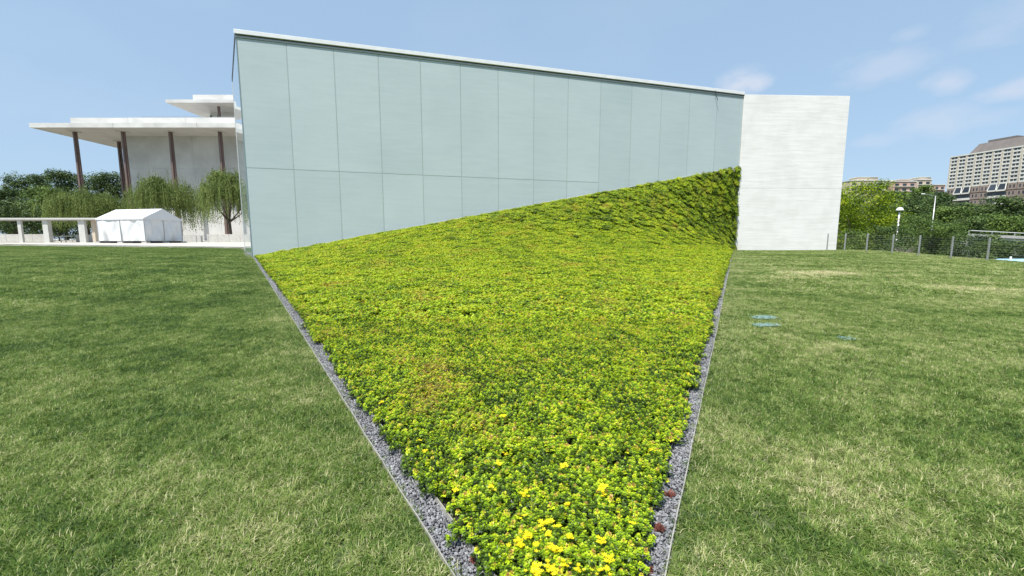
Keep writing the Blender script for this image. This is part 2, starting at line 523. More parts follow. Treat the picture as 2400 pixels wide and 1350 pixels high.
# ---- scatter: one object whose points carry copies of the meshes of a source set
def scatter(name, src, P, rot, scl, idx, label=None):
    c = bpy.data.collections.new(name + '_kinds')
    for i, me in enumerate(src):
        o = bpy.data.objects.new('%s_kind_%02d' % (name, i), me)
        c.objects.link(o)
    me = bpy.data.meshes.new(name)
    n = len(P)
    me.vertices.add(n); me.vertices.foreach_set('co', np.asarray(P, np.float32).ravel())
    a = me.attributes.new('rot', 'FLOAT_VECTOR', 'POINT'); a.data.foreach_set('vector', np.asarray(rot, np.float32).ravel())
    a = me.attributes.new('scl', 'FLOAT', 'POINT'); a.data.foreach_set('value', np.asarray(scl, np.float32))
    a = me.attributes.new('idx', 'INT', 'POINT'); a.data.foreach_set('value', np.asarray(idx, np.int32))
    ob = link_mesh(name, me)
    g = bpy.data.node_groups.new(name + '_scatter', 'GeometryNodeTree')
    g.interface.new_socket('Geometry', in_out='INPUT', socket_type='NodeSocketGeometry')
    g.interface.new_socket('Geometry', in_out='OUTPUT', socket_type='NodeSocketGeometry')
    N = g.nodes; L = g.links
    gi = N.new('NodeGroupInput'); go = N.new('NodeGroupOutput')
    ci = N.new('GeometryNodeCollectionInfo')
    ci.inputs['Collection'].default_value = c
    ci.inputs['Separate Children'].default_value = True
    ci.inputs['Reset Children'].default_value = True
    ip = N.new('GeometryNodeInstanceOnPoints')
    ip.inputs['Pick Instance'].default_value = True
    def na(nm, t):
        x = N.new('GeometryNodeInputNamedAttribute'); x.data_type = t; x.inputs[0].default_value = nm
        return x.outputs[0]
    L.new(gi.outputs[0], ip.inputs['Points']); L.new(ci.outputs[0], ip.inputs['Instance'])
    L.new(na('idx', 'INT'), ip.inputs['Instance Index'])
    L.new(na('rot', 'FLOAT_VECTOR'), ip.inputs['Rotation'])
    L.new(na('scl', 'FLOAT'), ip.inputs['Scale'])
    L.new(ip.outputs[0], go.inputs[0])
    md = ob.modifiers.new('scatter', 'NODES'); md.node_group = g
    return ob

def eul(normals, spin):
    """euler angles that stand z along each normal after a spin"""
    out = np.zeros((len(normals), 3))
    Z = Vector((0, 0, 1))
    from mathutils import Quaternion
    for i, nn in enumerate(normals):
        q = Z.rotation_difference(Vector(nn)) @ Quaternion(Z, spin[i])
        e = q.to_euler()
        out[i] = (e.x, e.y, e.z)
    return out

# ------------------------------------------------------------------ ground shapes
def sstep(t):
    t = np.clip(t, 0, 1); return t * t * (3 - 2 * t)

def zlawn(x, y):
    x = np.asarray(x, float); y = np.asarray(y, float)
    a = -1.6 + .0415 * y
    cap = -.69
    k = .10
    h = np.clip(.5 + .5 * (cap - a) / k, 0, 1)
    z = cap + (a - cap) * h - k * h * (1 - h)
    z = z - .12 * sstep((x - 12) / 9) * sstep((25 - y) / 5)
    z = z - 6.0 * sstep((x - 22.6) / 16) - .1 * np.clip(x - 22, 0, 1)
    z = z + .02 * np.sin(x * .8 + 1) * np.sin(y * .7) * sstep((np.abs(x - .3) - 1.0) / 3)
    return z

def zplaza(x, y):
    return -.60 + .005 * (np.asarray(y, float) - 30)

A0 = np.array([.27, .92]); L0 = np.array([-12.2, 19.3]); R0 = np.array([14.55, 27.0])
B0 = np.array([-16.0, 24.7])
SIDE_L = np.array([-.274, 1.71]); SIDE_R = np.array([.70, 1.71])
ROOF = 9.02

def sgn(p, a, b):
    """signed distance of p (n,2) to the left of line a->b"""
    d = (b - a) / np.linalg.norm(b - a)
    return d[0] * (p[:, 1] - a[1]) - d[1] * (p[:, 0] - a[0])

PL1 = np.array([-9.0, 27.8]); PL2 = np.array([-62.0, 50.0])     # where the lawn meets the plaza
def on_lawn(p, m=0.0):
    """grass side: outside the wedge by m, before the plaza and the building"""
    left = sgn(p, A0, L0) > m          # left of the left edge
    right = -sgn(p, A0, R0) > m
    behind = p[:, 1] < A0[1] - .35 * 0
    out = left | right
    out |= (p[:, 1] < A0[1] - m)
    pz = (sgn(p, PL1, PL2) > m) | (p[:, 0] > -8.5)          # near side of plaza line
    b1 = (sgn(p, L0, B0) > m) | (p[:, 0] > L0[0])          # left of the side glass
    b2 = (p[:, 1] < 27.0 - m) | (p[:, 0] > 21.6 + m) | (p[:, 0] < 0)
    b3 = ~((sgn(p, L0, R0) > -m) & (p[:, 0] > L0[0]) & (p[:, 0] < R0[0]))
    return out & pz & b1 & b2 & b3 & (p[:, 0] < 24)

xs = np.concatenate([np.arange(-90, -20, 2.0), np.arange(-20, 24, .5), np.arange(24, 46, 1.0)])
ys = np.concatenate([np.arange(-16, 30, .5), np.arange(30, 61, 1.5)])
def lawn_keep(x, y):
    p = np.stack([x, y], -1)
    inside = (sgn(p, A0, L0) < -.45) & (sgn(p, A0, R0) > .45) & (y > A0[1])
    return ~inside
tag(link_mesh('lawn', grid_mesh('lawn', xs, ys, zlawn, 'turf', lawn_keep)), kind='structure', label='mown lawn on both sides of the planted wedge')

# plaza and its slabs
def plaza():
    mb = MB()
    pts = [(-9, 27.8), (-9, 60), (-9, 215), (-260, 215), (-260, 132.9), (-62, 50)]
    pts = [(x, y, float(zplaza(x, y))) for x, y in pts]
    low = [(x, y, z - .5) for x, y, z in pts]
    mb.prism(low[::-1], pts[::-1])
    tag(mb.build('plaza', 'paving'), kind='structure', label='pale paved plaza beyond the lawn')
plaza()
mb = MB()
d = (PL2 - PL1) / np.linalg.norm(PL2 - PL1); nn = np.array([-d[1], d[0]])
for k in range(24):
    a = PL1 + d * (2.4 * k + 4); b = a + d * 2.38
    mbk = MB()
    q = [a, b, b - nn * .45, a - nn * .45]
    za = [float(zplaza(*p)) for p in q]
    mbk.prism([(p[0], p[1], z - .1) for p, z in zip(q, za)][::-1], [(p[0], p[1], z + .05) for p, z in zip(q, za)][::-1])
    if k == 0:
        kerb = thing('plaza_kerb', 'low pale kerb where the lawn meets the plaza', 'kerb', (float(a[0]), float(a[1]), 0))
    mbk.build('kerb_stone', 'concrete', kerb)

def zfar(x, y):
    x = np.asarray(x, float); y = np.asarray(y, float)
    z = -1.6 - 5.8 * sstep((x - 24) / 14)
    z = z + 27 * sstep((y - 95) / 150) * sstep((x - 60) / 100) + 17 * sstep((y - 225) / 110) * sstep((x - 100) / 100)
    z = np.where((x < 40) & (y < 62), -7.4, z)
    z = z - .8 * sstep((-x - 10) / 50)
    return z
gx = np.concatenate([-np.geomspace(3000, 60, 22), np.arange(-50, 420, 6), np.geomspace(430, 3000, 14)])
gy = np.concatenate([-np.geomspace(3000, 30, 14), np.arange(-20, 420, 6), np.geomspace(430, 3000, 14)])
tag(link_mesh('ground', grid_mesh('ground', gx, gy, zfar, 'earth')), kind='structure', label='ground reaching to the horizon')

# ------------------------------------------------------------------ planted wedge
def wedge_pt(u, v):
    """point of the warped planted surface: u towards the white wall, v from the east gravel to the glass"""
    u = np.asarray(u, float); v = np.asarray(v, float)
    P = u[..., None] * RI + (1 - u)[..., None] * ((1 - v)[..., None] * AI + v[..., None] * LI)
    g = zlawn(P[..., 0], P[..., 1])
    H = 5.30 * u * (.24 * v + .76 * v ** 2.9) + .10 * np.sin(u * math.pi) * v
    # along the glass the planting meets a straight rising line
    top = -.80 + (4.60 + .80) * u
    z = g + H + (top - (g + H)) * v ** 6
    return np.concatenate([P, z[..., None]], -1)

# inner corners: the bed lies inside the gravel strips
GW = .135
def offset_line(a, b, d):
    t = (b - a) / np.linalg.norm(b - a); n = np.array([-t[1], t[0]])
    return a + n * d, b + n * d
la, lb = offset_line(A0, L0, -GW)
ra, rb = offset_line(A0, R0, GW * .9)
def isect(p1, p2, q1, q2):
    A = np.array([p2 - p1, -(q2 - q1)]).T
    t = np.linalg.solve(A, q1 - p1)
    return p1 + (p2 - p1) * t[0]
AI = isect(la, lb, ra, rb)
LI = L0 + np.array([.12, -.02]); RI = R0 + np.array([-.03, -.06])

nu, nv = 150, 110
uu, vv = np.meshgrid(np.linspace(0, 1, nu), np.linspace(0, 1, nv))
PP = wedge_pt(uu, vv) + np.array([0, 0, .025])
V = PP.reshape(-1, 3)
i, j = np.meshgrid(np.arange(nu - 1), np.arange(nv - 1)); a = (j * nu + i).ravel()
F = np.stack([a, a + 1, a + nu + 1, a + nu], -1)
me = np_mesh('planting_soil', V, F, 'soil')
tag(link_mesh('planting_soil', me), kind='structure', label='soil of the warped planted slope')

def sedum_rosette(g, V, F, T, cx, cy, cz, r, tilt, base_t, leaves=11, tiers=2):
    tx, ty = tilt
    for t in range(tiers):
        n = leaves - 2 * t
        rr = r * (1 - (.38 if tiers < 3 else .24) * t); ph = g.random() * 6.28
        for k in range(n):
            a = ph + 6.283 * k / n + g.normal(0, .12)
            el = (.10 if tiers < 3 else -.22) + .52 * t + g.normal(0, .13)
            L_ = rr * (1 + g.normal(0, .13)); w = L_ * .25
            dx, dy = math.cos(a), math.sin(a); c, s = math.cos(el), math.sin(el)
            z0 = cz + t * r * .22
            i = len(V)
            def P(l, side, lift):
                x = dx * l * c - dy * side; y = dy * l * c + dx * side; z = l * s + lift
                V.append((cx + x + tx * z, cy + y + ty * z, z0 + z - (tx * x + ty * y)))
            P(.06 * L_, 0, 0); P(.62 * L_, -w, .02 * r); P(L_, 0, -.10 * r + .06 * r * t); P(.62 * L_, w, .02 * r)
            F.append((i, i + 1, i + 2, i + 3)); T.append(min(1, max(0, base_t - (.20 if tiers < 3 else .30) + (.24 if tiers < 3 else .20) * t + g.normal(0, .05))))  # outer tier tinted darker: shade between rosettes put into the leaf colour

def sedum_tile(seed, size, n, tone, big=1.0):
    g = np.random.default_rng(seed)
    V, F, T = [], [], []
    # jittered grid so rosettes sit shoulder to shoulder
    k = int(math.ceil(math.sqrt(n))); st = size / k
    for a in range(k):
        for b in range(k):
            x = (a + .5 + g.uniform(-.45, .45)) * st - size / 2; y = (b + .5 + g.uniform(-.45, .45)) * st - size / 2
            bt = float(np.clip(tone + g.normal(0, .13), .02, .97))
            if g.random() < .10: bt = .80 + g.random() * .18
            sedum_rosette(g, V, F, T, x, y, .016 + g.random() * .036 * big, (.0135 + g.random() * .0070) * big, (g.normal(0, .22), g.normal(0, .22)), bt, 10 if big < 1.2 else 9, 3 if big < 1.2 else 2)
            # a whorl lower on the same stem
            if g.random() < .6:
                sedum_rosette(g, V, F, T, x + g.normal(0, .006), y + g.normal(0, .006), .002 * big, .019 * big, (g.normal(0, .3), g.normal(0, .3)), bt - .34, 6, 1)  # darker tint paints the shade down in the gaps
    return np_mesh('sedum_clump', V, F, 'sedum', T)

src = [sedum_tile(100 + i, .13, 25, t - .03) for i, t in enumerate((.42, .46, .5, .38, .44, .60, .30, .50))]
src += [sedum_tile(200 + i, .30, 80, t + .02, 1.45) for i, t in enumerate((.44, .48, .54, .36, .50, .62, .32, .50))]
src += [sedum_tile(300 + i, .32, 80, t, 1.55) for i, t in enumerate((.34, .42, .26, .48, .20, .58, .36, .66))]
P_, N_, sc_, ix_ = [], [], [], []
g = np.random.default_rng(11)
def surf_n(u, v):
    e = 1e-3
    u0 = np.clip(u - e, 0, 1); u1 = np.clip(u + e, 0, 1); v0 = np.clip(v - e, 0, 1); v1 = np.clip(v + e, 0, 1)
    du = wedge_pt(u1, v) - wedge_pt(u0, v); dv = wedge_pt(u, v1) - wedge_pt(u, v0)
    n = np.cross(du, dv); n /= np.linalg.norm(n, axis=-1, keepdims=True) + 1e-12
    n[n[..., 2] < 0] *= -1
    return n
def edge_dist(P):
    p = P[:, :2]
    return np.minimum(-sgn(p, AI, LI), sgn(p, AI, RI))
def add_pts(u, v, kind0, spacing, far):
    P = wedge_pt(u, v); n = surf_n(u, v)
    P[:, 2] -= .07 * (v > .97) * (P[:, 1] > 12) + .04 * (v > .9) * (P[:, 1] > 12)
    m = (P[:, 1] >= 6.2) if far else (P[:, 1] < 6.35)
    P, n = P[m], n[m]
    P = P + g.normal(0, spacing * .26, P.shape) * np.array([1, 1, .12])
    bump = (np.sin(P[:, 0] * 9.1 + 1.3 * np.sin(P[:, 1] * 7)) * np.sin(P[:, 1] * 8.3 + P[:, 0] * 2)) * (.006 if not far else .020)
    P = P + n * bump[:, None]
    ix = kind0 + g.integers(0, 8, len(P))
    if far:
        steep = np.clip((.975 - n[:, 2]) / .10, 0, 1) - .25 + .30 * np.sin(P[:, 0] * 1.7 + P[:, 2] * 2) * np.sin(P[:, 1] * 1.9)
        ru = g.random(len(P)) < steep * .7
        ix = np.where(ru, ix + 8, ix)
        P = P + n * (ru * g.uniform(-.02, .07, len(P)))[:, None]
        k = (edge_dist(P) > .175) | ((P[:, 1] > 26.0) & (v[m] > .04))
        P[:, 0] = np.minimum(P[:, 0], 14.47)
    else:
        k = edge_dist(P) > -.008
    P, n, ix = P[k], n[k], ix[k]
    P = P + np.array([0, 0, .045])
    P_.append(P); N_.append(n); sc_.append(g.uniform(.9, 1.2, len(P))); ix_.append(ix)
def rows(sp, far):
    us, vs = [], []
    U = np.linspace(0, 1, int(29.5 / sp))
    for u in U:
        uu_ = np.array([u, u]); e = wedge_pt(uu_, np.array([0., 1.]))
        vv_ = np.linspace(0, 1, 60); c = wedge_pt(np.full(60, u), vv_)
        s = np.concatenate([[0], np.cumsum(np.linalg.norm(np.diff(c, axis=0), axis=1))])
        n = max(3, int(s[-1] / sp))
        tt = (np.arange(n) + g.random()) / n * s[-1]
        v = np.interp(tt, s, vv_)
        us.append(np.full(n, u)); vs.append(v)
    add_pts(np.concatenate(us), np.concatenate(vs), 8 if far else 0, sp, far)
rows(.098, False)
rows(.215, True)
# small clumps finishing the two long edges in the distance
for C_, v0 in ((LI, 1), (RI, 0)):
    for off in (.065, .15):
        Ln = float(np.linalg.norm(C_ - AI)); s = 5.0
        while s < Ln - .05:
            t_ = (C_ - AI) / Ln; nr_ = np.array([t_[1], -t_[0]]) * (1 if v0 else -1)
            q = AI + t_ * s + nr_ * (off + g.normal(0, .018))
            q3 = np.array([[q[0], q[1], float(zlawn(*q)) + .045 + g.uniform(-.01, .02)]])
            P_.append(q3); N_.append(np.array([[0, 0, 1.]])); sc_.append(np.array([g.uniform(.9, 1.25)])); ix_.append(g.integers(0, 8, 1))
            s += .09
P_ = np.concatenate(P_); N_ = np.concatenate(N_); N_ = N_ + np.array([0, 0, .32]); sc_ = np.concatenate(sc_); ix_ = np.concatenate(ix_)
keep = (P_[:, 1] > .5)
P_, N_, sc_, ix_ = P_[keep], N_[keep], sc_[keep], ix_[keep]
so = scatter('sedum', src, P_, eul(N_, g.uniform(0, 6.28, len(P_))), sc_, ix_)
tag(so, 'bright yellow green sedum carpeting the warped slope', kind='stuff')

# flowers of the sedum: yellow five-petalled stars in loose heads
def flower_head(seed, n):
    g = np.random.default_rng(seed); V, F, T = [], [], []
    for q in range(n):
        cx, cy = g.normal(0, .011, 2) if n > 1 else (0, 0)
        cz = .058 + g.random() * .012; r = .0095 + g.random() * .003; ph = g.random() * 6
        for k in range(5):
            a = ph + 1.2566 * k; dx, dy = math.cos(a), math.sin(a); i = len(V); w = r * .26
            V += [(cx, cy, cz), (cx + dx * r * .5 + dy * w, cy + dy * r * .5 - dx * w, cz + .003), (cx + dx * r, cy + dy * r, cz + .004), (cx + dx * r * .5 - dy * w, cy + dy * r * .5 + dx * w, cz + .003)]
            F.append((i, i + 1, i + 2, i + 3)); T.append(g.random())
    return np_mesh('flower_head', V, F, 'petal', T)
fsrc = [flower_head(300 + i, n) for i, n in enumerate((1, 3, 5, 8, 8, 10))]
fp = []
def ground_hit(u, v, up=0.0):
    r = ray(u, v)
    t = 2.0
    for _ in range(40):
        P = r * t
        gz = float(zlawn(P.x, P.y)) + up
        t = t * .5 + .5 * (gz / r.z) if r.z < -1e-3 else t
    return r * t
# clumps where the photograph shows them
spots = [(1190, 1300, 7), (1215, 1270, 4), (1250, 1330, 7), (1265, 1240, 3), (1290, 1270, 3), (1320, 1300, 4), (1225, 1225, 3), (1190, 1335, 6), (1300, 1335, 5),
         (1405, 1335, 4), (1420, 1335, 3), (1445, 1250, 2), (1455, 1262, 2), (1080, 1140, 2), (1215, 1080, 2), (1200, 1093, 1), (1325, 1083, 1), (1410, 1150, 2), (1420, 1168, 2),
         (965, 1080, 4), (980, 1050, 3), (955, 1078, 3), (1170, 983, 2), (1175, 1180, 2), (1220, 1180, 2), (1330, 1210, 3), (1290, 1240, 3), (905, 955, 3), (910, 985, 2), (1525, 1060, 2),
         (1535, 1095, 2), (1620, 890, 2), (1240, 1345, 6), (1330, 1345, 4), (1160, 1345, 4), (780, 855, 4), (800, 838, 3), (1350, 1310, 3), (1520, 1220, 3), (1500, 1300, 3), (860, 930, 2), (735, 775, 3)]
for u, v, n in spots:
    c = ground_hit(u, v, .085)
    for _ in range(max(1, int(n * .45 + rnd.random()))):
        fp.append((c.x + rnd.gauss(0, .048), c.y + rnd.gauss(0, .048)))
for _ in range(260):
    u = rnd.random(); v = rnd.random()
    p = wedge_pt(np.array([u]), np.array([v]))[0]
    if p[1] < 17: fp.append((p[0], p[1]))
def bary(p):
    """(u, v) of plan points"""
    M2 = np.array([[RI[0], AI[0], LI[0]], [RI[1], AI[1], LI[1]], [1, 1, 1]])
    b = np.linalg.solve(M2, np.stack([p[:, 0], p[:, 1], np.ones(len(p))]))
    u = b[0]; v = b[2] / np.maximum(1 - u, 1e-6)
    return u, v, b.min(0)
fp = np.array(fp); u, v, mn = bary(fp); ok = mn > .002
fp, u, v = fp[ok], np.clip(u[ok], 0, 1), np.clip(v[ok], 0, 1)
FP = wedge_pt(u, v); FN = surf_n(u, v)
fo = scatter('sedum_flowers', fsrc, FP + FN * .050, eul(FN + g.normal(0, .12, FN.shape), g.uniform(0, 6.28, len(FP))), g.uniform(.9, 1.35, len(FP)), g.integers(0, 6, len(FP)))
tag(fo, 'small yellow star flowers over the sedum', kind='stuff')

# ------------------------------------------------------------------ gravel strips and metal edging
def strip_mesh(a, b, w, side, z):
    n = 60; V, F = [], []
    t = (b - a) / np.linalg.norm(b - a); nrm = np.array([-t[1], t[0]]) * side
    for k in range(n + 1):
        p = a + (b - a) * k / n; q = p + nrm * w
        V += [(p[0], p[1], float(zlawn(*p)) + z), (q[0], q[1], float(zlawn(*q)) + z)]
    for k in range(n): F.append((2 * k, 2 * k + 1, 2 * k + 3, 2 * k + 2))
    return V, F
Bx = B0 + (B0 - L0) / np.linalg.norm(B0 - L0) * 0
V1, F1 = strip_mesh(A0, L0, GW + .25, -1, .006)
V2, F2 = strip_mesh(A0, R0, GW + .25, 1, .010)
V3, F3 = strip_mesh(L0 + np.array([-.30, .0]), B0 + np.array([-.30, 0]), .35, -1, .008)
V = V1 + V2 + V3; F = F1 + [tuple(i + len(V1) for i in f) for f in F2] + [tuple(i + len(V1) + len(V2) for i in f) for f in F3]
tag(link_mesh('gravel_bed', np_mesh('gravel_bed', V, F, 'gravel_bed')), kind='structure', label='bed beneath the gravel')

def stone(seed):
    import bmesh
    g = np.random.default_rng(seed)
    bm = bmesh.new(); bmesh.ops.create_icosphere(bm, subdivisions=1, radius=1)
    s = np.array([1, g.uniform(.6, .85), g.uniform(.42, .62)])
    planes = [(Vector(g.normal(0, 1, 3)).normalized(), g.uniform(.55, .8)) for _ in range(7)]
    for v in bm.verts:
        for n, d in planes:
            k = v.co.dot(n)
            if k > d: v.co -= n * (k - d)
        v.co = Vector((v.co.x * s[0], v.co.y * s[1], v.co.z * s[2]))
    me = bpy.data.meshes.new('stone'); bm.to_mesh(me); bm.free(); me.materials.append(M['gravel'])
    return me
ssrc = [stone(i) for i in range(7)]
gp, gs = [], []
g = np.random.default_rng(5)
def fill(a, b, w, side, skip=0):
    Ln = np.linalg.norm(b - a); t = (b - a) / Ln; nrm = np.array([-t[1], t[0]]) * side
    s = 0.0
    while s < Ln:
        r = .0095 if s < 5 else (.0125 if s < 10 else .019)
        n = int(w / (r * 1.35))
        for k in range(n):
            for layer in range(2):
                p = a + t * (s + g.uniform(-r, r)) + nrm * (w * (k + g.random()) / n)
                gp.append((p[0], p[1], float(zlawn(*p)) + .010 + (.010 * layer if r < .012 else .012 * layer) * g.random() + .002)); gs.append(r * (.5 + 1.0 * g.random() ** 1.5 + (.5 if g.random() < .05 else 0)))
        s += r * 1.45
fill(A0, L0, GW + .04, -1); fill(A0, R0, GW + .04, 1)
fill(L0 + np.array([-.30, 0]), B0 + np.array([-.30, 0]), .30, -1)
gp = np.array(gp); gr = g.uniform(0, 6.28, (len(gp), 3)); gr[:, :2] = g.normal(0, .5, (len(gp), 2))
tag(scatter('gravel', ssrc, gp, gr, gs, g.integers(0, 7, len(gp))), 'loose blue grey gravel between edging and sedum', kind='stuff')

def edging(name, a, b, off, h0, h1, label, n=110, th=.006, s0=0.0, s1=1.0):
    mb = MB(); t = (b - a) / np.linalg.norm(b - a); nr = np.array([-t[1], t[0]])
    p0 = a + (b - a) * s0 + nr * off; p1 = a + (b - a) * s1 + nr * off
    i0 = 0
    for k in range(n + 1):
        p = p0 + (p1 - p0) * k / n
        p = p + nr * (.0025 * math.sin(k * 1.7) + .004 * math.sin(k * .21 + off * 9))
        q = p + nr * th; z = float(zlawn(*p))
        mb.v += [(p[0], p[1], z + h0), (q[0], q[1], z + h0), (q[0], q[1], z + h1), (p[0], p[1], z + h1)]
    for k in range(n):
        b4 = 4 * k
        for e in range(4):
            f = (e + 1) % 4
            mb.f.append((b4 + e, b4 + f, b4 + 4 + f, b4 + 4 + e))
    mb.f.append((0, 1, 2, 3)); mb.f.append((4 * n, 4 * n + 1, 4 * n + 2, 4 * n + 3))
    o = mb.build(name, 'edging')
    return tag(o, label, 'edging', None)
edging('metal_edging', A0, L0, .0, -.05, .026, 'thin metal edging between the left lawn and the gravel')
edging('metal_edging', A0, R0, -.006, -.05, .026, 'thin metal edging between the right lawn and the gravel')
edging('metal_edging', A0, L0, -GW + .0, -.04, .042, 'metal edging strip between left gravel and the sedum', s0=.01)
edging('metal_edging', A0, R0, GW * .9, -.04, .040, 'metal edging strip between right gravel and the sedum', s0=.01)

# little red clumps straying on the gravel
def stray(u, v, r, label, n=26):
    c = ground_hit(u, v, .02); g = np.random.default_rng(int(u)); V, F, T = [], [], []
    for k in range(n):
        x, y = g.normal(0, r * .5, 2); 
        sedum_rosette(g, V, F, T, x, y, .008 + g.random() * .016, .011 + g.random() * .005, (g.normal(0, .4), g.normal(0, .4)), .5, 7, 1)
    o = link_mesh('stray_sedum', np_mesh('stray_sedum', V, F, 'red_leaf', T), loc=(c.x, c.y, c.z - .006))
    return tag(o, label, 'plant', 'reddish sedum clumps on the gravel')
stray(1083, 1252, .026, 'dark red sedum clump on the left gravel beside the bare edging strip')
stray(1108, 1316, .012, 'tiny red sprig on the left gravel near the bottom of the picture', 7)
stray(1572, 1162, .020, 'dark red sedum clump on right gravel, farthest of the four from the camera', 18)
stray(1545, 1240, .030, 'widest dark red sedum clump, on the right gravel against the metal edging')
stray(1512, 1283, .022, 'red sedum clump on the right gravel just below the widest clump', 18)
stray(1523, 1337, .010, 'tiny red sprig on the right gravel at the bottom of the picture', 6)

# a slender pale weed standing out of the sedum
def weed():
    c = ground_hit(1248, 1205, .06); mb = MB(); g = random.Random(4)
    mb.tube([(0, 0, -.03), (.004, .004, .03), (-.006, .010, .085)], [.0016, .0013, .0006], 5)
    for k in range(9):
        z = .012 + .008 * k; a = k * 2.4; l = .034
        mb.poly([(0, 0, z), (math.cos(a) * l * .5 - .003 * math.sin(a), math.sin(a) * l * .5 + .003 * math.cos(a), z + .014), (math.cos(a) * l, math.sin(a) * l, z + .020), (math.cos(a) * l * .5 + .003 * math.sin(a), math.sin(a) * l * .5 - .003 * math.cos(a), z + .014)])
    me = mb.mesh('weed', 'leaf_willow'); a = me.attributes.new('tint', 'FLOAT', 'FACE'); a.data.foreach_set('value', [.95] * len(me.polygons))
    tag(link_mesh('weed', me, loc=c), 'slender pale green weed with narrow leaves standing in the sedum', 'plant')
weed()

# ------------------------------------------------------------------ grass
def grass_tile(seed, size, n, hw, hh, straw=.06, swirl=0.0):
    g = np.random.default_rng(seed)
    x = g.uniform(-size / 2, size / 2, n); y = g.uniform(-size / 2, size / 2, n)
    # blades gather in loose tufts, each tuft combed its own way
    nt_ = max(4, int(n / 26)); tx = g.uniform(-size / 2, size / 2, nt_); ty = g.uniform(-size / 2, size / 2, nt_); ta = g.uniform(0, 6.28, nt_); tb = g.normal(0, .10, nt_)
    k = np.argmin((x[:, None] - tx) ** 2 + (y[:, None] - ty) ** 2, 1)
    x = x * .8 + tx[k] * .2; y = y * .8 + ty[k] * .2
    a = ta[k] + g.normal(0, .9, n)
    h = hh * g.uniform(.55, 1.35, n); lean = np.clip(g.normal(.95, .30, n), .2, 1.5); w = hw * g.uniform(.6, 1.3, n)
    dx, dy = np.cos(a), np.sin(a); sx, sy = -dy * w / 2, dx * w / 2
    z0 = np.full(n, -.004)
    l1 = h * .5
    b = lean * .6
    mx, my, mz = x + dx * l1 * np.sin(b), y + dy * l1 * np.sin(b), z0 + l1 * np.cos(b)
    b2 = np.minimum(lean * 1.5, 2.0)
    ex, ey, ez = mx + dx * l1 * np.sin(b2), my + dy * l1 * np.sin(b2), np.maximum(mz + l1 * np.cos(b2), .004)
    V = np.stack([np.stack([x - sx, y - sy, z0], -1), np.stack([x + sx, y + sy, z0], -1), np.stack([mx - sx * .9, my - sy * .9, mz], -1),
                  np.stack([mx + sx * .9, my + sy * .9, mz], -1), np.stack([ex, ey, ez], -1)], 1).reshape(-1, 3)
    i = np.arange(n) * 5
    F = np.concatenate([np.stack([i, i + 1, i + 3], -1), np.stack([i, i + 3, i + 2], -1), np.stack([i + 2, i + 3, i + 4], -1)])
    t = np.clip(g.normal(.44, .15, n) + tb[k], 0, 1)
    m = g.random(n) < straw
    t[m] = g.uniform(.8, 1.0, m.sum())
    return np_mesh('grass_tuft', V, F, 'grass', np.concatenate([t, t, t]))

tsrc = [grass_tile(i, .12, 130, .0034, .050, .12) for i in range(6)]
tsrc += [grass_tile(20 + i, .45, 2100, .0036, .046, .07) for i in range(6)]
tsrc += [grass_tile(40 + i, 1.1, 3000, .0080, .060, .06) for i in range(5)]
gP, gI, gS = [], [], []
g = np.random.default_rng(21)
def grid_pts(x0, x1, y0, y1, st):
    X, Y = np.meshgrid(np.arange(x0, x1, st), np.arange(y0, y1, st))
    p = np.stack([X.ravel(), Y.ravel()], -1)
    return p + g.uniform(-.2, .2, p.shape) * st
def dist_wedge(p):
    dl = sgn(p, A0, L0); dr = -sgn(p, A0, R0)
    d = np.maximum(dl, dr); d = np.maximum(d, A0[1] - p[:, 1])
    return d
# border band with small tufts
p = grid_pts(-13, 15, .3, 27, .072); d_ = dist_wedge(p)
m = (d_ > .010) & (d_ < .36) & on_lawn(p, .010)
p = p[m]; gP.append(p); gI.append(g.integers(0, 6, len(p))); gS.append(g.uniform(.8, 1.15, len(p)))
# near lawn
p = grid_pts(-9.5, 12, -2.0, 9.0, .255); d_ = dist_wedge(p)
m = (d_ >= .30) & on_lawn(p, .25); p = p[m]; gP.append(p); gI.append(6 + g.integers(0, 6, len(p))); gS.append(g.uniform(.85, 1.15, len(p)))
# middle and far lawn
p = grid_pts(-80, 24, -10, 52, .64); d_ = dist_wedge(p)
m = (d_ > .62) & on_lawn(p, .55) & ~((p[:, 0] > -9.2) & (p[:, 0] < 11.7) & (p[:, 1] < 8.8) & (p[:, 1] > -1.8)); p = p[m]
gP.append(p); gI.append(12 + g.integers(0, 5, len(p))); gS.append(g.uniform(.85, 1.15, len(p)))
# joins between them, and along the plaza and walls
p = grid_pts(-30, 24, 8.0, 48, .30); d_ = dist_wedge(p)
m = (d_ > .28) & on_lawn(p, .20) & ((d_ < 1.0) | ~on_lawn(p, .95)); p = p[m]
gP.append(p); gI.append(6 + g.integers(0, 6, len(p))); gS.append(g.uniform(.85, 1.15, len(p)))
gP = np.concatenate(gP); gI = np.concatenate(gI); gS = np.concatenate(gS)
z = zlawn(gP[:, 0], gP[:, 1]); e = .05
nx = -(zlawn(gP[:, 0] + e, gP[:, 1]) - zlawn(gP[:, 0] - e, gP[:, 1])) / (2 * e); ny = -(zlawn(gP[:, 0], gP[:, 1] + e) - zlawn(gP[:, 0], gP[:, 1] - e)) / (2 * e)
NN = np.stack([nx, ny, np.ones(len(nx))], -1)
go_ = scatter('grass', tsrc, np.concatenate([gP, z[:, None]], -1), eul(NN, g.uniform(0, 6.28, len(gP))), gS, gI)
tag(go_, 'short mown grass of the lawn, green with straw coloured blades', kind='stuff')

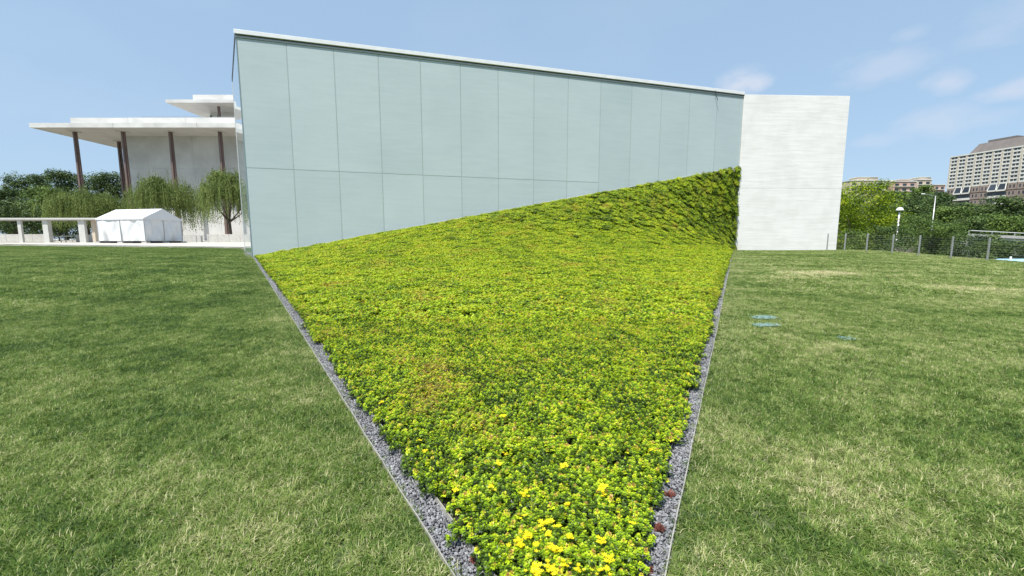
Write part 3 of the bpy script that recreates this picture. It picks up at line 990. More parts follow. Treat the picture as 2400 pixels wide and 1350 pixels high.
# stray long clippings and coarse tufts near the camera
def coarse(seed):
    g = np.random.default_rng(seed); n = 26; V, F, T = [], [], []
    for k in range(n):
        a = g.uniform(0, 6.28); l = g.uniform(.05, .11); w = .0016; z0 = 0; ln = g.uniform(.5, 1.2)
        dx, dy = math.cos(a), math.sin(a); i = len(V)
        x = g.normal(0, .012); y = g.normal(0, .012)
        V += [(x - dy * w, y + dx * w, .01), (x + dy * w, y - dx * w, .01), (x + dx * l * .5 * math.sin(ln) + dy * w, y + dy * l * .5 * math.sin(ln) - dx * w, .012 + l * .5 * math.cos(ln)),
              (x + dx * l * .5 * math.sin(ln) - dy * w, y + dy * l * .5 * math.sin(ln) + dx * w, .012 + l * .5 * math.cos(ln)), (x + dx * l * .92, y + dy * l * .92, .016 + l * .32)]
        t = g.choice([.2, .35, .5, .75]); F += [(i, i + 1, i + 2), (i, i + 2, i + 3), (i + 3, i + 2, i + 4)]; T += [t] * 3
    return np_mesh('coarse_tuft', V, F, 'grass', T)
csrc = [coarse(i) for i in range(5)]
p = grid_pts(-7, 8, .6, 7, .34); d_ = dist_wedge(p); m = (d_ > .10) & on_lawn(p, .1) & (g.random(len(p)) < .55); p = p[m]
tag(scatter('coarse_grass', csrc, np.concatenate([p, zlawn(p[:, 0], p[:, 1])[:, None]], -1), np.stack([np.zeros(len(p)), np.zeros(len(p)), g.uniform(0, 6.28, len(p))], -1), g.uniform(.6, 1.1, len(p)), g.integers(0, 5, len(p))),
    'longer coarse grass tufts in the lawn', kind='stuff')

# blue paint marks sprayed over the grass blades
def paint(u, v, lx, ly, label, sd):
    c = ground_hit(u, v); g = np.random.default_rng(sd); n = int(lx * ly * (14000 if sd < 3 else 5000))
    x = g.uniform(-lx / 2, lx / 2, n) + g.normal(0, .02, n); y = g.uniform(-ly / 2, ly / 2, n) + g.normal(0, .03, n) + x * .12; q_ = g.random(n) < .62 + .3 * np.sin(x * 19 + sd); x = x[q_]; y = y[q_]; n = len(x); a = g.uniform(0, 6.28, n); l = g.uniform(.02, .04, n)
    w = .004; dx, dy = np.cos(a), np.sin(a); z = zlawn(c.x + x, c.y + y) - c.z + .036
    V = np.stack([np.stack([x - dy * w, y + dx * w, z], -1), np.stack([x + dy * w, y - dx * w, z], -1), np.stack([x + dx * l, y + dy * l, z + g.uniform(-.006, .008, n)], -1)], 1).reshape(-1, 3)
    o = link_mesh('paint_mark', np_mesh('paint_mark', V, np.arange(3 * n).reshape(-1, 3), 'paint_blade'), loc=c)
    tag(o, label, 'paint mark', 'pale blue paint marks on the right lawn')
paint(1790, 748, .38, .20, 'pale blue paint bar on the right lawn, farther bar of the parallel pair', 1)
paint(1795, 766, .40, .15, 'pale blue paint bar on the right lawn, nearer bar of the parallel pair', 2)
paint(1986, 798, .20, .13, 'small lone pale blue paint dash on the lawn right of the pair of bars', 3)

# ------------------------------------------------------------------ pavilion
dW = (R0 - L0) / np.linalg.norm(R0 - L0); nW = np.array([dW[1], -dW[0]])        # along the glass, outward normal
LW = float(np.linalg.norm(R0 - L0))
pav = thing('pavilion_building', 'glass and white concrete pavilion rising behind the planted slope', 'building', (0, 23, 0))
def plan(s, out=0.0): return L0 + dW * s + nW * out
mb = MB()
core = [tuple(L0 - nW * .30 + dW * .25), tuple(R0 - nW * .30), (21.2, 27.75), (21.2, 46), (-9, 46), tuple(B0 + np.array([.35, .12]))]
mb.prism([(x, y, -1.2) for x, y in core], [(x, y, ROOF - .12) for x, y in core])
mb.build('core', 'frost_back', pav)
mb = MB(); mb.slab(plan(.05), plan(LW - .02), -nW, .20, -1.1, ROOF - .10); mb.build('glass_backing', 'frost_back', pav)
# panes: fourteen bays, the lower nine split at one level
NB = 14; bw = LW / NB; JZ = 3.28; gap = .034
for k in range(NB):
    s0 = k * bw + gap / 2 + (.02 if k == 0 else 0); s1 = (k + 1) * bw - gap / 2
    def sed(s): return -.80 + 5.40 * s / LW - .45
    if k < 9:
        mb = MB(); mb.slab(plan(s0), plan(s1), nW, .035, JZ + gap / 2, ROOF - .14); mb.build('glass_pane', 'frosted', pav)
        mb = MB(); mb.slab(plan(s0), plan(s1), nW, .035, sed(s0), JZ - gap / 2, sed(s1), JZ - gap / 2); mb.build('glass_pane', 'frosted', pav)
    else:
        mb = MB(); mb.slab(plan(s0), plan(s1), nW, .035, sed(s0), ROOF - .14, sed(s1), ROOF - .14); mb.build('glass_pane', 'frosted', pav)
for k in range(1, NB):
    mb = MB(); s = k * bw; mb.slab(plan(s - gap / 2 + .002), plan(s + gap / 2 - .002), nW, .031, -.80 + 5.4 * s / LW - .45, ROOF - .14); mb.build('pane_joint', 'joint', pav)
mb = MB(); mb.slab(plan(.02), plan(9 * bw), nW, .0305, JZ - gap / 2 + .002, JZ + gap / 2 - .002); mb.build('level_joint', 'joint', pav)
# bare concrete upstand the planting grows against
mb = MB(); mb.slab(plan(.15), plan(LW - .02), nW, .07, -1.0, -.80 + .035, -1.0, 4.60 + .045); mb.build('upstand', 'concrete', pav)
# roof edge: dark strip as painted coping shade, grey rail and white coping
mb = MB(); mb.slab(plan(-.02), plan(LW - .01), nW, .075, ROOF - .13, ROOF - .06); mb.build('rail', 'grey_trim', pav)
mb = MB(); mb.slab(plan(0), plan(LW - .01), nW, .02, ROOF - .055, ROOF + .0); mb.build('coping_shade_strip', 'dark_trim', pav)
mb = MB()
a_, b_2 = plan(-.06, .12), plan(LW + .0, .12)
mb.prism([(a_[0], a_[1], ROOF + .005), (b_2[0], b_2[1], ROOF + .005), (R0[0], R0[1] + .75, ROOF + .005), (L0[0] + .4, L0[1] + 1.0, ROOF + .005)],
         [(a_[0], a_[1], ROOF + .18), (b_2[0], b_2[1], ROOF + .18), (R0[0], R0[1] + .75, ROOF + .235), (L0[0] + .4, L0[1] + 1.0, ROOF + .235)])
mb.build('coping', 'coping', pav, bevel=.008)
# side glass going back on the left
dS = (B0 - L0) / np.linalg.norm(B0 - L0); nS = np.array([-dS[1], dS[0]])
nS = nS if nS[0] < 0 else -nS
LS = float(np.linalg.norm(B0 - L0))
for k in range(3):
    a_ = L0 + dS * (LS / 3 * k + (.03 if k == 0 else .004)); b_2 = L0 + dS * (LS / 3 * (k + 1) - .004)
    mb = MB(); mb.slab(a_, b_2, nS, .03, -1.0, ROOF - .02); mb.build('side_pane', 'mirror_glass', pav)
mb = MB(); mb.slab(L0 + dS * .02, B0, -nS, .06, -1.0, ROOF - .02); mb.build('side_backing', 'frost_back', pav)
mb = MB(); mb.slab(L0 - dS * .04 + nS * .002, B0 + dS * .05 + nS * .002, nS, .045, ROOF - .018, ROOF + .2); mb.build('side_coping', 'dark_trim', pav)
mb = MB(); mb.slab(B0 + dS * .005, B0 + dS * .11, nS, .045, -1.0, ROOF - .02); mb.build('corner_post', 'coping', pav)
# white board-marked wall, two lifts with a joint
WX0, WX1 = 14.56, 21.42
def wy(x): return 27.0 + (x - WX0) / (WX1 - WX0) * .28 - .10
JW = 3.30
mb = MB(); mb.prism([(WX0, wy(WX0), -1.2), (WX1, wy(WX1), -1.2), (WX1, 27.75, -1.2), (WX0, 27.75, -1.2)], [(WX0, wy(WX0), JW - .002), (WX1, wy(WX1), JW - .002), (WX1, 27.75, JW - .002), (WX0, 27.75, JW - .002)])
mb.build('lower_wall', 'board_concrete', pav, bevel=.012)
mb = MB(); mb.prism([(WX0, wy(WX0), JW + .002), (WX1, wy(WX1), JW + .002), (WX1, 27.75, JW + .002), (WX0, 27.75, JW + .002)], [(WX0, wy(WX0), ROOF + .03), (WX1, wy(WX1), ROOF + .03), (WX1, 27.75, ROOF + .03), (WX0, 27.75, ROOF + .03)])
mb.build('upper_wall', 'board_concrete', pav, bevel=.012)
mb = MB(); mb.box(WX0 + .03, WX1 - .03, 27.23, 27.7, JW - .0045, JW + .0045); mb.build('wall_joint', 'concrete', pav)
# loose black cable under the coping
c0 = at(1636, 226, 26.1)
s_ = LW * .922
pc = plan(s_, .16)
mb = MB(); mb.tube([(pc[0] - .1, pc[1], ROOF + .04), (pc[0] - .09, pc[1] - .02, ROOF - .10), (pc[0] - .02, pc[1] - .04, ROOF - .32), (pc[0] + .08, pc[1] - .03, ROOF - .56)], .016, 6)
tag(mb.build('loose_cable', 'cable'), 'short black cable dangling from the pavilion roof edge near the white wall', 'cable')

# ------------------------------------------------------------------ cable fence at the right
fence = thing('cable_fence', 'steel post and cable fence along the edge of the right lawn', 'fence', (20.5, 22, 0))
FPX_ = [(1938, 585, 548, 26.2), (1979, 587, 547, 25.2), (2030, 592, 548, 23.9), (2090, 596, 551, 22.7), (2152, 600, 553, 21.5), (2228, 606, 555, 20.1), (2313, 612, 556, 18.6)]
pts = []
for u, vb, vt, Y in FPX_:
    b = at(u, vb, Y); pts.append((b.x, Y))
dx = (pts[-1][0] - pts[1][0]) / 5; dy = (pts[-1][1] - pts[1][1]) / 5
for k in range(1, 9): pts.append((pts[6][0] + dx * k * 1.1 + .0, pts[6][1] + dy * k * 1.25))
tops = []
for i, (x, y) in enumerate(pts):
    zb = float(zlawn(x, y)); H_ = 1.07
    mb = MB(); mb.bar((x, y, zb - .2), (x, y, zb + H_), .05, .05, up=(0, 1, 0)); mb.build('post', 'steel', fence)
    tops.append((x, y, zb))
for h in np.arange(.12, 1.0, .105):
    mb = MB()
    mb.tube([(x - .03, y, z + h) for x, y, z in tops], .0020, 4); mb.build('cable', 'steel', fence)

# ------------------------------------------------------------------ trees
def limb(mb, p, d, L, r, g, depth, tips):
    n = 4; q = [p]; rr = [r]
    for k in range(n):
        d = (d + Vector((g.uniform(-.18, .18), g.uniform(-.18, .18), g.uniform(-.05, .15)))).normalized()
        p = p + d * L / n; q.append(p); rr.append(r * (1 - .55 * (k + 1) / n))
    mb.tube(q, rr, 6)
    tips.append(p)
    if depth > 0:
        for k in range(3):
            d2 = (d + Vector((g.uniform(-.9, .9), g.uniform(-.9, .9), g.uniform(-.1, .5)))).normalized()
            limb(mb, q[-1 - (k % 2)], d2, L * .62, rr[-1] * .8, g, depth - 1, tips)

def tree(name, label, cat, base, H, rx, leaf, group=None, crown0=.25, leaves=7000, size=.22, seed=1, willow=False, flat=1.0, ry=None, clumps=110):
    g = random.Random(seed); ng = np.random.default_rng(seed)
    t = thing(name, label, cat, base, group)
    ry = ry or rx
    mb = MB(); tips = []
    tr = max(.12, H * .022)
    hb = H * max(crown0 + .08, .2)
    o_ = Vector(base)
    lean = Vector((g.uniform(-.05, .05), g.uniform(-.05, .05), 1))
    mb.tube([o_ + Vector((0, 0, -.5)), o_ + Vector((0, 0, .1)), o_ + lean * hb * .5, o_ + lean * hb], [tr * 1.5, tr * 1.15, tr * .95, tr * .8], 9)
    mb.build('trunk', 'bark', t, smooth=True)
    mb = MB()
    for k in range(6):
        a = k * 1.05 + g.uniform(-.3, .3)
        limb(mb, o_ + lean * hb * .93, Vector((math.cos(a) * .75, math.sin(a) * .75, g.uniform(.45, 1.2))).normalized(), H * .24, tr * .5, g, 1, tips)
    limb(mb, o_ + lean * hb * .95, Vector((0, 0, 1)), H * .35, tr * .6, g, 1, tips)
    mb.build('limbs', 'bark', t, smooth=True)
    cz0, cz1 = H * crown0, H
    cc = np.array([0, 0, (cz0 + cz1) / 2]); rz = (cz1 - cz0) / 2
    # clumps: mostly near the surface of a lumpy crown
    d = ng.normal(0, 1, (clumps, 3)); d /= np.linalg.norm(d, axis=1)[:, None]
    rad = ng.uniform(.16, .88, clumps) ** .6
    if willow: rad = ng.uniform(.55, 1.0, clumps) ** .4; d[:, 2] = np.abs(d[:, 2]) * .9 + .08
    lump = 1 + .16 * np.sin(3 * np.arctan2(d[:, 1], d[:, 0]) + seed) + .10 * np.sin(5 * d[:, 2] + seed * 2)
    C = cc + d * np.array([rx, ry, rz * .92]) * (rad * lump)[:, None]
    if not willow:
        C[:, 2] = np.minimum(cz0 + (C[:, 2] - cz0) * ((H - rx * .12 - cz0) / max(.1, np.sort(C[:, 2])[-7] - cz0)), H - rx * .10)
    if willow:
        # dome of arching branches, each trailing strands
        m = C[:, 2] > cz0 + rz * .55
        C = C[m] if m.sum() > 10 else C
        V, F, T = [], [], []
        per = max(4, int(leaves / (len(C) * 26)))
        for c in C:
            tone = ng.normal(.5, .15)
            for s in range(per):
                sp = c + ng.normal(0, 1, 3) * np.array([rx * .13, ry * .13, rz * .10])
                out = np.array([sp[0] / rx, sp[1] / ry]); ro = np.linalg.norm(out)
                Ls = (sp[2] - cz0) * ng.uniform(.35, .95) * min(1.0, .45 + ro * .7)
                n = 26; f = np.linspace(0, 1, n)
                x = sp[0] + out[0] * .7 * np.sqrt(f) + ng.normal(0, .05, n); y = sp[1] + out[1] * .7 * np.sqrt(f) + ng.normal(0, .05, n); z = sp[2] - f * Ls + .35 * np.sin(f * 3.1) * ro
                a = ng.uniform(0, 6.28, n); w = size * .28; l = size * 1.25 * np.minimum(1, .35 + np.arange(n) / 9.0)
                dx, dy = np.cos(a) * w, np.sin(a) * w
                tx, ty = ng.normal(0, .25, n) * l, ng.normal(0, .25, n) * l
                i0 = len(V)
                for k in range(n):
                    V += [(x[k] - dx[k], y[k] - dy[k], z[k]), (x[k] + tx[k] * .5, y[k] + ty[k] * .5, z[k] + l[k] * .45), (x[k] + dx[k], y[k] + dy[k], z[k]), (x[k] + tx[k], y[k] + ty[k], z[k] - l[k] * .55)]
                    j = i0 + 4 * k; F.append((j, j + 1, j + 2, j + 3))
                T += list(np.clip(tone + ng.normal(0, .14, n) + .1 * (1 - f), 0, 1))
        # leafy dome over the strands
        m2 = 64
        d3 = ng.normal(0, 1, (m2, 3)); d3 /= np.linalg.norm(d3, axis=1)[:, None]; d3[:, 2] = np.abs(d3[:, 2]) * .95 - .05
        C3 = cc + d3 * np.array([rx, ry, rz * .92]) * ng.uniform(.45, .93, (m2, 1)) * (1 + .14 * np.sin(3 * np.arctan2(d3[:, 1], d3[:, 0]) + seed))[:, None]
        C3[:, 2] = np.minimum(C3[:, 2], H - rx * .12)
        k3 = 330; cr3 = rx * .26
        o3 = ng.normal(0, 1, (m2, k3, 3)); o3 /= np.linalg.norm(o3, axis=2)[..., None]
        P3 = C3[:, None, :] + o3 * (ng.uniform(0, 1, (m2, k3, 1)) ** .45) * cr3 * ng.uniform(.7, 1.25, (m2, 1, 1)) * np.array([1, 1, .85])
        P3[..., 2] -= ng.exponential(.25, (m2, k3)) * rx * .12
        t3 = np.clip(ng.normal(.5, .22, m2)[:, None] + ng.normal(0, .15, (m2, k3)), 0, 1).ravel(); P3 = P3.reshape(-1, 3)
        a3 = ng.uniform(0, 6.28, len(P3)); w3 = size * .30; dx3 = np.cos(a3) * w3; dy3 = np.sin(a3) * w3
        base_i = len(V); VV = np.stack([P3 + np.stack([-dx3, -dy3, 0 * dx3], -1), P3 + np.stack([dy3 * .8, -dx3 * .8, 0 * dx3 + size * .35], -1), P3 + np.stack([dx3, dy3, 0 * dx3], -1), P3 + np.stack([dy3 * -.5, dx3 * .5, 0 * dx3 - size * .75], -1)], 1).reshape(-1, 3)
        V = np.concatenate([np.array(V).reshape(-1, 3), VV]); F = np.concatenate([np.array(F).reshape(-1, 4), base_i + np.arange(4 * len(P3)).reshape(-1, 4)]); T = list(T) + list(t3)
        me = np_mesh('crown', V, F, leaf, T)
    else:
        per = leaves // clumps
        cr = .27 * (rx * rz) ** .5
        cs = cr * ng.uniform(.7, 1.35, clumps)
        off = ng.normal(0, 1, (clumps, per, 3)); off /= np.linalg.norm(off, axis=2)[..., None]
        rr_ = ng.uniform(0, 1, (clumps, per, 1)) ** .45
        P = C[:, None, :] + off * rr_ * cs[:, None, None] * np.array([1, 1, .72 * flat])
        tone = np.clip(ng.normal(.48, .21, clumps), 0, 1)
        t_ = np.clip(tone[:, None] + ng.normal(0, .16, (clumps, per)), 0, 1)
        P = P.reshape(-1, 3); n = len(P)
        nrm = (off * .9 + ng.normal(0, .6, off.shape) + np.array([0, 0, .7])).reshape(-1, 3); nrm /= np.linalg.norm(nrm, axis=1)[:, None]
        h = ng.normal(0, 1, (n, 3)); e1 = np.cross(nrm, h); e1 /= np.linalg.norm(e1, axis=1)[:, None]; e2 = np.cross(nrm, e1)
        s = (size * ng.uniform(.55, 1.25, n))[:, None]
        V = np.stack([P - e1 * s * .6, P - e2 * s * .34, P + e1 * s * .6, P + e2 * s * .34], 1).reshape(-1, 3)
        me = np_mesh('crown', V, np.arange(4 * n).reshape(-1, 4), leaf, t_.ravel())
    link_mesh('crown', me, t)
    return t

def place_tree(name, label, cat, u, vtop, Y, rpx, leaf, zb, **k):
    p = at(u, vtop, Y)
    return tree(name, label, cat, (p.x, Y, zb), p.z - zb, rpx / FPX * Y, leaf, **k)

# left: woods behind the pergola
GL = 'broad trees behind the pergola'
place_tree('broadleaf_tree', 'dark green tree at the far left picture edge behind the pergola', 'tree', 8, 446, 108, 48, 'leaf_dark', -1, seed=1, leaves=13000, size=.42, group=GL, crown0=.08)
place_tree('broadleaf_tree', 'rounded dark tree second from the left edge behind the pergola', 'tree', 62, 412, 118, 46, 'leaf_dark', -1, seed=2, leaves=13000, size=.44, group=GL, crown0=.08)
place_tree('broadleaf_tree', 'tall dark tree left of the leftmost brown column', 'tree', 138, 404, 130, 44, 'leaf_dark', -1, seed=3, leaves=13000, size=.46, group=GL, crown0=.08)
place_tree('broadleaf_tree', 'lower mid green tree in front of the dark woods at left', 'tree', 100, 440, 100, 42, 'leaf_mid', -1, seed=4, leaves=7000, size=.38, group=GL, crown0=.06)
place_tree('broadleaf_tree', 'dark tree just right of the leftmost brown column', 'tree', 205, 412, 135, 34, 'leaf_dark', -1, seed=5, leaves=7000, size=.46, group=GL, crown0=.08)
place_tree('broadleaf_tree', 'dark tree between the first two brown columns under the roof', 'tree', 252, 408, 140, 36, 'leaf_dark', -1, seed=6, leaves=13000, size=.46, group=GL, crown0=.08)
place_tree('broadleaf_tree', 'low dark tree seen through the pergola opening at far left', 'tree', 30, 470, 92, 60, 'leaf_dark', -1, seed=8, leaves=7000, size=.34, group=GL, crown0=.02)
place_tree('broadleaf_tree', 'low dark tree behind the folding tables', 'tree', 130, 485, 94, 52, 'leaf_dark', -1, seed=9, leaves=7000, size=.34, group=GL, crown0=.02)
GWL = 'willow trees on the plaza'
place_tree('willow_tree', 'low wide willow left of the white tent', 'tree', 196, 438, 84, 74, 'leaf_willow', -.5, seed=11, leaves=15000, size=.26, willow=True, group=GWL, crown0=.20, ry=6)
place_tree('willow_tree', 'willow right behind the white tent, before the marble wall', 'tree', 378, 402, 80, 60, 'leaf_willow', -.4, seed=12, leaves=15000, size=.25, willow=True, group=GWL, crown0=.12, ry=5)
place_tree('willow_tree', 'tall willow with bare trunk beside the glass pavilion corner', 'tree', 528, 388, 76, 46, 'leaf_willow', -.4, seed=18, leaves=12000, size=.24, willow=True, group=GWL, crown0=.20, ry=5)

# right: slope behind the fence
GR = 'trees on the slope beyond the fence'
def zf(x, y): return float(zfar(x, y))
def rt(label, u, vt, Y, rpx, leaf, seed, **k):
    p = at(u, vt, Y); zb = zf(p.x, Y)
    kk = dict(group=GR, leaves=8000, size=.0042 * Y, crown0=.10); kk.update(k)
    return tree(k.pop('name', 'broadleaf_tree') if False else 'broadleaf_tree', label, 'tree', (p.x, Y, zb), p.z - zb, rpx / FPX * Y, leaf, seed=seed, **kk)
rt('bright yellow green tree right beside the white wall', 2030, 430, 52, 74, 'leaf_bright', 31, leaves=17000, size=.20, crown0=.12, clumps=110)
rt('second yellow green tree half hidden by the white wall', 1965, 452, 60, 46, 'leaf_bright', 32, leaves=9000, size=.24)
rt('dark tree directly behind the white globe lamp', 2118, 456, 100, 46, 'leaf_dark', 33)
rt('dark tree behind the tall street lamp pole', 2180, 462, 105, 50, 'leaf_dark', 34)
rt('dark tree left of the brown brick podium', 2222, 488, 96, 44, 'leaf_mid', 35)
rt('dark tree in front of the podium below the long office block', 2275, 492, 100, 44, 'leaf_dark', 36)
rt('spreading dark tree before the right part of the podium', 2362, 462, 92, 36, 'leaf_dark', 37, crown0=.35)
rt('dark tree at the right picture edge above the bridge railing', 2410, 480, 96, 40, 'leaf_dark', 38)
rt('low mid green tree above the start of the bridge railing', 2318, 505, 88, 40, 'leaf_mid', 39)
rt('tree at the foot of the pale hillside houses', 2165, 437, 190, 26, 'leaf_mid', 40, leaves=4000)
rt('small tree between hillside houses and the office block', 2205, 452, 190, 22, 'leaf_dark', 41, leaves=4000)
rt('tree on the hillside just right of the yellow green tree', 2100, 448, 180, 30, 'leaf_mid', 42, leaves=4000)
rt('mid green tree low behind the globe lamp post', 2080, 480, 84, 44, 'leaf_mid', 43)
rt('dark tree between bridge lamp and podium corner', 2250, 478, 150, 34, 'leaf_dark', 44, leaves=6000)
rt('round tree right under the centre of the podium', 2300, 484, 160, 30, 'leaf_mid', 45, leaves=6000)
rt('tree under the podium near the right edge of the picture', 2345, 486, 150, 32, 'leaf_dark', 46, leaves=6000)
rt('dark tree on the slope below the pinkish houses', 2140, 462, 150, 34, 'leaf_dark', 47, leaves=6000)
rt('tree on the slope below the tan house', 2195, 470, 140, 30, 'leaf_mid', 48, leaves=6000)
rt('low green tree just above the bridge railing near the right edge', 2370, 510, 84, 40, 'leaf_mid', 49, leaves=7000)
rt('low dark tree between street lamp and bridge', 2250, 515, 80, 40, 'leaf_dark', 50, leaves=7000)
GB = 'bushes behind the cable fence'
def bush(label, u, vt, Y, rpx, leaf, seed, zb=-5.5, **k):
    p = at(u, vt, Y)
    kk = dict(leaves=8000, size=.13, crown0=.02, clumps=80); kk.update(k)
    return tree('bush', label, 'bush', (p.x, Y, zb), p.z - zb, rpx / FPX * Y, leaf, group=GB, seed=seed, **kk)
bush('wide bush with pale green top between lamp post and street lamp', 2150, 510, 42, 60, 'leaf_mid', 51, leaves=12000)
bush('dark bush under the globe lamp', 2085, 532, 38, 50, 'leaf_dark', 52)
bush('green bush at the foot of the white wall behind the fence', 1995, 542, 40, 56, 'leaf_mid', 53)
bush('dark bush right of the street lamp pole', 2222, 526, 40, 52, 'leaf_mid', 54, leaves=10000)
bush('dark bush below the left end of the bridge railing', 2285, 552, 36, 50, 'leaf_dark', 55, leaves=10000)
bush('low dark hedge bush behind the last fence bay at right', 2350, 566, 33, 60, 'leaf_dark', 56, leaves=10000)
bush('dark bush at the right picture edge under the bridge', 2430, 562, 34, 60, 'leaf_dark', 57)

# grey twigs standing in for parked clutter low behind the fence
c = at(2118, 590, 29.0); t = random.Random(3); mb = MB()
for k in range(42):
    a = t.uniform(0, 6.28); l = t.uniform(.4, .8); e = Vector((math.cos(a) * l * .9, math.sin(a) * l * .9, t.uniform(.15, .65)))
    b0 = c + Vector((0, 0, -.3)); mb.tube([b0, b0 + e * .5 + Vector((0, 0, .1)), b0 + e], [.014, .010, .004], 4)
zb = float(zlawn(c.x, c.y))
mb.tube([(c.x, c.y, zb - .1), (c.x + .03, c.y, c.z - .2)], [.05, .03], 6)
tag(mb.build('clutter_stand_in', 'twig'), 'grey twigs standing in for parked clutter low behind the cable fence by the lamp post', 'clutter')

# ------------------------------------------------------------------ lamps
def globe_lamp():
    Y = 43; p = at(2109, 491, Y); zb = float(zlawn(p.x, Y)) if p.x < 44 else -7
    t = thing('globe_lamp', 'white post lamp with half dome head behind the cable fence', 'lamp', (p.x, Y, zb))
    mb = MB(); mb.tube([(p.x, Y, zb - .3), (p.x, Y, zb + .4), (p.x, Y, p.z - .28)], [.13, .085, .07], 12); mb.build('post', 'lamp_white', t, smooth=True)
    mb = MB(); mb.tube([(p.x, Y, p.z - .30), (p.x, Y, p.z - .12)], .035, 8); mb.build('neck', 'dark_trim', t)
    mb = MB(); mb.lathe((p.x, Y, p.z - .12), [(.02, -.01), (.30, 0), (.31, .05), (.28, .17), (.21, .27), (.11, .33), (.001, .35)], 18); mb.build('lamp_dome', 'lamp_white', t, smooth=True)
globe_lamp()
def street_lamp():
    Y = 72; p = at(2193, 459, Y); zb = zf(p.x, Y)
    t = thing('street_lamp', 'tall grey street lamp with a single arm reaching left over the trees', 'street lamp', (p.x, Y, zb))
    mb = MB(); mb.tube([(p.x, Y, zb - .3), (p.x, Y, p.z)], [.13, .07], 10); mb.build('pole', 'steel', t, smooth=True)
    mb = MB(); mb.tube([(p.x, Y, p.z - .25), (p.x - .4, Y, p.z + .05), (p.x - 1.9, Y, p.z + .30)], [.05, .045, .04], 6); mb.build('arm', 'steel', t)
    mb = MB(); mb.lathe((0, 0, 0), [(.001, -.05), (.13, -.04), (.16, .02), (.10, .09), (.001, .10)], 10)
    mb.v = [(x * 2.6 + p.x - 2.2, y * 1.1 + Y, z + p.z + .30) for x, y, z in mb.v]; mb.build('lamp_head', 'lamp_white', t, smooth=True)
street_lamp()

# ------------------------------------------------------------------ bridge with railing
br = thing('road_bridge', 'concrete road bridge with pale railing at the right edge', 'bridge', tuple(at(2330, 555, 62)))
a = at(2268, 549, 60); b = at(2620, 566, 66)
mb = MB(); mb.slab((a.x, a.y), (b.x, b.y), (.78, .62), 7, a.z - .75, a.z - .05, b.z - .75, b.z - .05); mb.build('deck', 'concrete', br)
mb = MB(); mb.slab((a.x, a.y + .01), (b.x, b.y + .01), (0, -1), .25, a.z - .30, a.z + .10, b.z - .30, b.z + .10); mb.build('parapet', 'concrete', br)
for k in range(8):
    p = a.lerp(b, k / 7 if k else .001)
    mb = MB(); mb.bar((p.x, p.y - .1, p.z + .08), (p.x, p.y - .1, p.z + .52), .09, .09, up=(0, 1, 0)); mb.build('railing_post', 'steel', br)
mb = MB(); mb.bar((a.x, a.y - .1, a.z + .56), (b.x, b.y - .1, b.z + .56), .09, .09); mb.build('top_rail', 'lamp_white', br)
for k in (1, 4, 6):
    p = a.lerp(b, k / 7)
    mb = MB(); mb.box(p.x - .5, p.x + .5, p.y + 1.5, p.y + 5, -8.2, p.z - .74); mb.build('pier', 'concrete', br)

# parked vehicle whose roof shows over the lawn's edge at the right
def van():
    c = at(2430, 612, 27); zr = at(2400, 607, 27).z; x0 = at(2326, 610, 27).x; x1 = x0 + 4.9; y0, y1 = 26.2, 28.1; zb = zr - 1.75
    t = thing('parked_van', 'pale blue vehicle roof showing behind the fence at the right edge', 'van', ((x0 + x1) / 2, 27, zb))
    ym = (y0 + y1) / 2
    def ring(x, z0, z1, ins):
        return [(x, y0 + ins * 0, z0), (x, y1, z0), (x, y1 - ins * .4, z1 - .12), (x, y1 - .35, z1), (x, y0 + .35, z1), (x, y0 + ins * .4, z1 - .12)]
    mb = MB()
    st = [(x0, .55, .25), (x0 + .12, 1.0, .3), (x0 + .55, 1.62, .3), (x0 + 1.3, 1.74, .3), (x1 - 1.6, 1.74, .3), (x1 - 1.0, 1.12, .25), (x1 - .1, .9, .2), (x1, .55, .2)]
    rings = [ring(x, zb + .28, zb + h, i) for x, h, i in st]
    for r in rings: mb.v += r
    for k in range(len(rings) - 1):
        for e in range(6):
            f = (e + 1) % 6; mb.f.append((6 * k + e, 6 * k + f, 6 * k + 6 + f, 6 * k + 6 + e))
    mb.f.append(tuple(range(6))); mb.f.append(tuple(range(len(mb.v) - 6, len(mb.v))))
    mb.build('body', 'car_blue', t, smooth=False, bevel=.04)
    for k, (wa, wb) in enumerate(((x0 + .75, x0 + 1.8), (x0 + 1.9, x0 + 3.0))):
        mb = MB(); mb.box(wa, wb, y0 - .015, y0 + .1, zb + 1.0, zb + 1.45); mb.build('window', 'dark_glass', t)
    for x in (x0 + .9, x1 - .9):
        for y in (y0 + .02, y1 - .2):
            mb = MB(); mb.tube([(x, y - .03, zb + .3), (x, y + .2, zb + .3)], .32, 16); mb.build('wheel', 'rubber', t)
    mb = MB(); q = at(2375, 606, 27); mb.tube([(q.x, ym, zr - .03), (q.x, ym, zr + .16)], .05, 8); mb.build('antenna', 'lamp_white', t)
van()

# ------------------------------------------------------------------ marble building with slim columns
KF = 105.0
hall = thing('columned_hall', 'white marble hall with wide flat roof on slim brown columns', 'building', (-90, 110, 0))
def X(u, v, Y): return at(u, v, Y).x
zs0 = at(300, 298.5, KF).z; zs1 = at(300, 288, KF).z
xl = X(68, 294, KF); xr = 5.0; yb = 190.0
mb = MB()
mb.box(xl + .02, xr, KF + .35, yb, zs0 + .02, zs1 - .02); mb.build('roof', 'soffit', hall)
